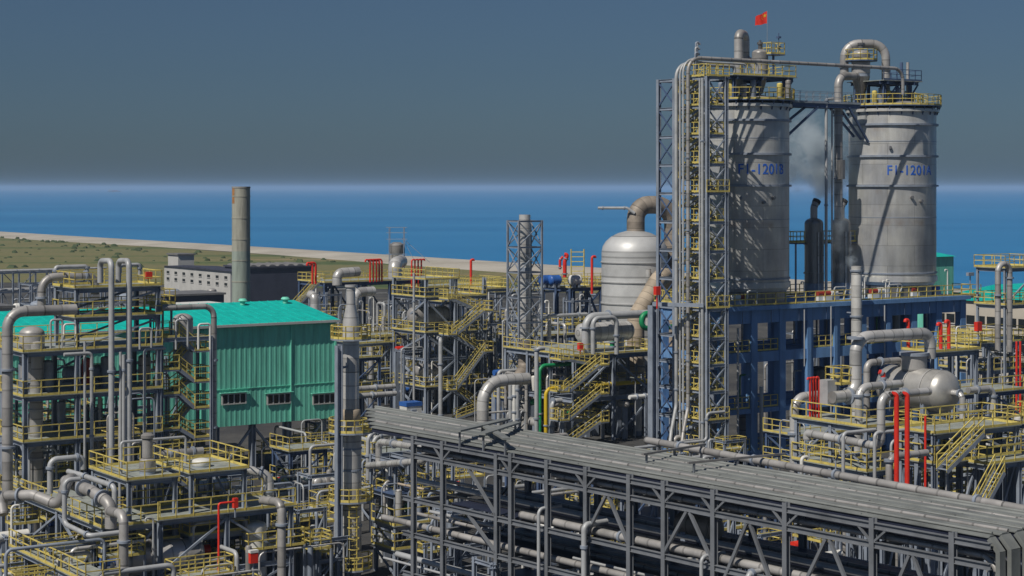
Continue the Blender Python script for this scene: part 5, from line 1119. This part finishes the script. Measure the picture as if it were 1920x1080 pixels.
filler('under the long platform', 52, 930, 1230, 188, 202, 2, 7.5, 'under the long railed platform', G4, 24)
filler('behind the rack', 48, 690, 1000, 150, 180, 1, 3.6, 'just behind the foreground rack', G4, 25)
filler('right of the tower', 16, 1190, 1360, 150, 166, 1.5, 4, 'at the foot of the lattice pipe tower', G4, 26)
filler('under the green building', 34, 300, 690, 140, 172, 1.5, 4.4, 'below the raised green building', G4, 27)
filler('in the left tower', 30, 30, 285, 130, 150, 3, 12, 'inside the left process tower', [STEEL, GREYP, CLAD2], 28, .8)
filler('lower left', 44, 0, 560, 104, 124, 2, 5, 'among the lower left decks', G4, 29, .8)
filler('by the insulated column', 44, 560, 830, 143, 166, 1.5, 6.5, 'around the insulated column', G4, 30, .8)
filler('left of the rack foot', 44, 712, 860, 118, 146, 1.5, 5.0, 'left of the foreground rack', [STEEL, CLAD2, GREYP], 41, .7, 1.6)
filler('beside the red riser', 34, 535, 600, 116, 140, 1.5, 5.0, 'between the insulated column and the slender red riser', [STEEL, CLAD2, GREYP], 42, .7, 1.4)
filler('right frame', 46, 1490, 1930, 112, 132, 4, 8.5, 'below the right hand drum', G4+[RED], 31, .75)
filler('right edge', 34, 1815, 1930, 140, 190, 4, 11, 'in the crowded frame at the right edge', G4, 32, .8)
filler('under the rack', 22, 850, 1900, 70, 96, 1, 7, 'in the shade below the foreground rack', [STEEL, CLAD2, GREYP], 33, .6)
filler('behind blue building', 24, 1370, 1830, 188, 215, 6, 12, 'seen through the blue building', G4, 34)
filler('around the zigzag stairs', 46, 690, 950, 207, 240, 4, 13, 'around the zigzag stair frame', G4, 51, .5, 3)
filler('by the lattice stack', 46, 930, 1140, 198, 250, 5, 13.2, 'near the foot of the lattice stack', G4, 52, .5, 3)
filler('behind the long low frame', 30, 570, 760, 222, 250, 7, 13.5, 'behind the long low frame', G4, 53, .5, 3)
filler('lower left', 40, 0, 560, 107, 128, 2.5, 6, 'among the lower left decks', [STEEL, CLAD2, GREYP], 54, .5, 2.5)
filler('in the left tower', 26, 40, 290, 130, 144, 5, 13.5, 'inside the left process tower', [STEEL, GREYP, CLAD2], 55, .5, 2)
filler('right frame', 30, 1500, 1930, 112, 128, 5, 10, 'below the right hand drum', G4, 56, .5, 2.5)
filler('beyond the rack', 60, 960, 1500, 100, 138, 2.5, 6.5, 'on the ground just beyond the foreground rack', [STEEL, CLAD2, GREYP, NAVY], 57, .7, 4)
for i, (px, Y, aa) in enumerate(((1010, 128, 9), (1180, 122, 9), (1340, 116, 8))):
    Struct('steel_platform', ['leftmost', 'middle', 'rightmost'][i]+' low dark pipe frame seen through the foreground rack', px, Y, aa, 4, [3.4, 6.4], na=3, col=.22, decks=(0, 1), rails=(), brace='d', sides='f', bw=.12, m=NAVY, deckm=NAVY)

# ------------------------------------------------------------------ sea haze
hm = bpy.data.materials.new('haze_air'); hm.use_nodes = True; N = hm.node_tree.nodes; N.remove(N['Principled BSDF'])
pv = N.new('ShaderNodeVolumePrincipled'); pv.inputs['Color'].default_value = (.49, .655, .86, 1); pv.inputs['Density'].default_value = 1.05e-4; pv.inputs['Anisotropy'].default_value = .0
hm.node_tree.links.new(pv.outputs[0], N['Material Output'].inputs['Volume'])
hb = MB().obox(V((0, 29000, 22.5)), V((30000, 0, 0)), V((0, 31000, 0)), V((0, 0, 26.0)))
hb.build('haze', hm, kind='stuff', loc=(0, 29000, 0))
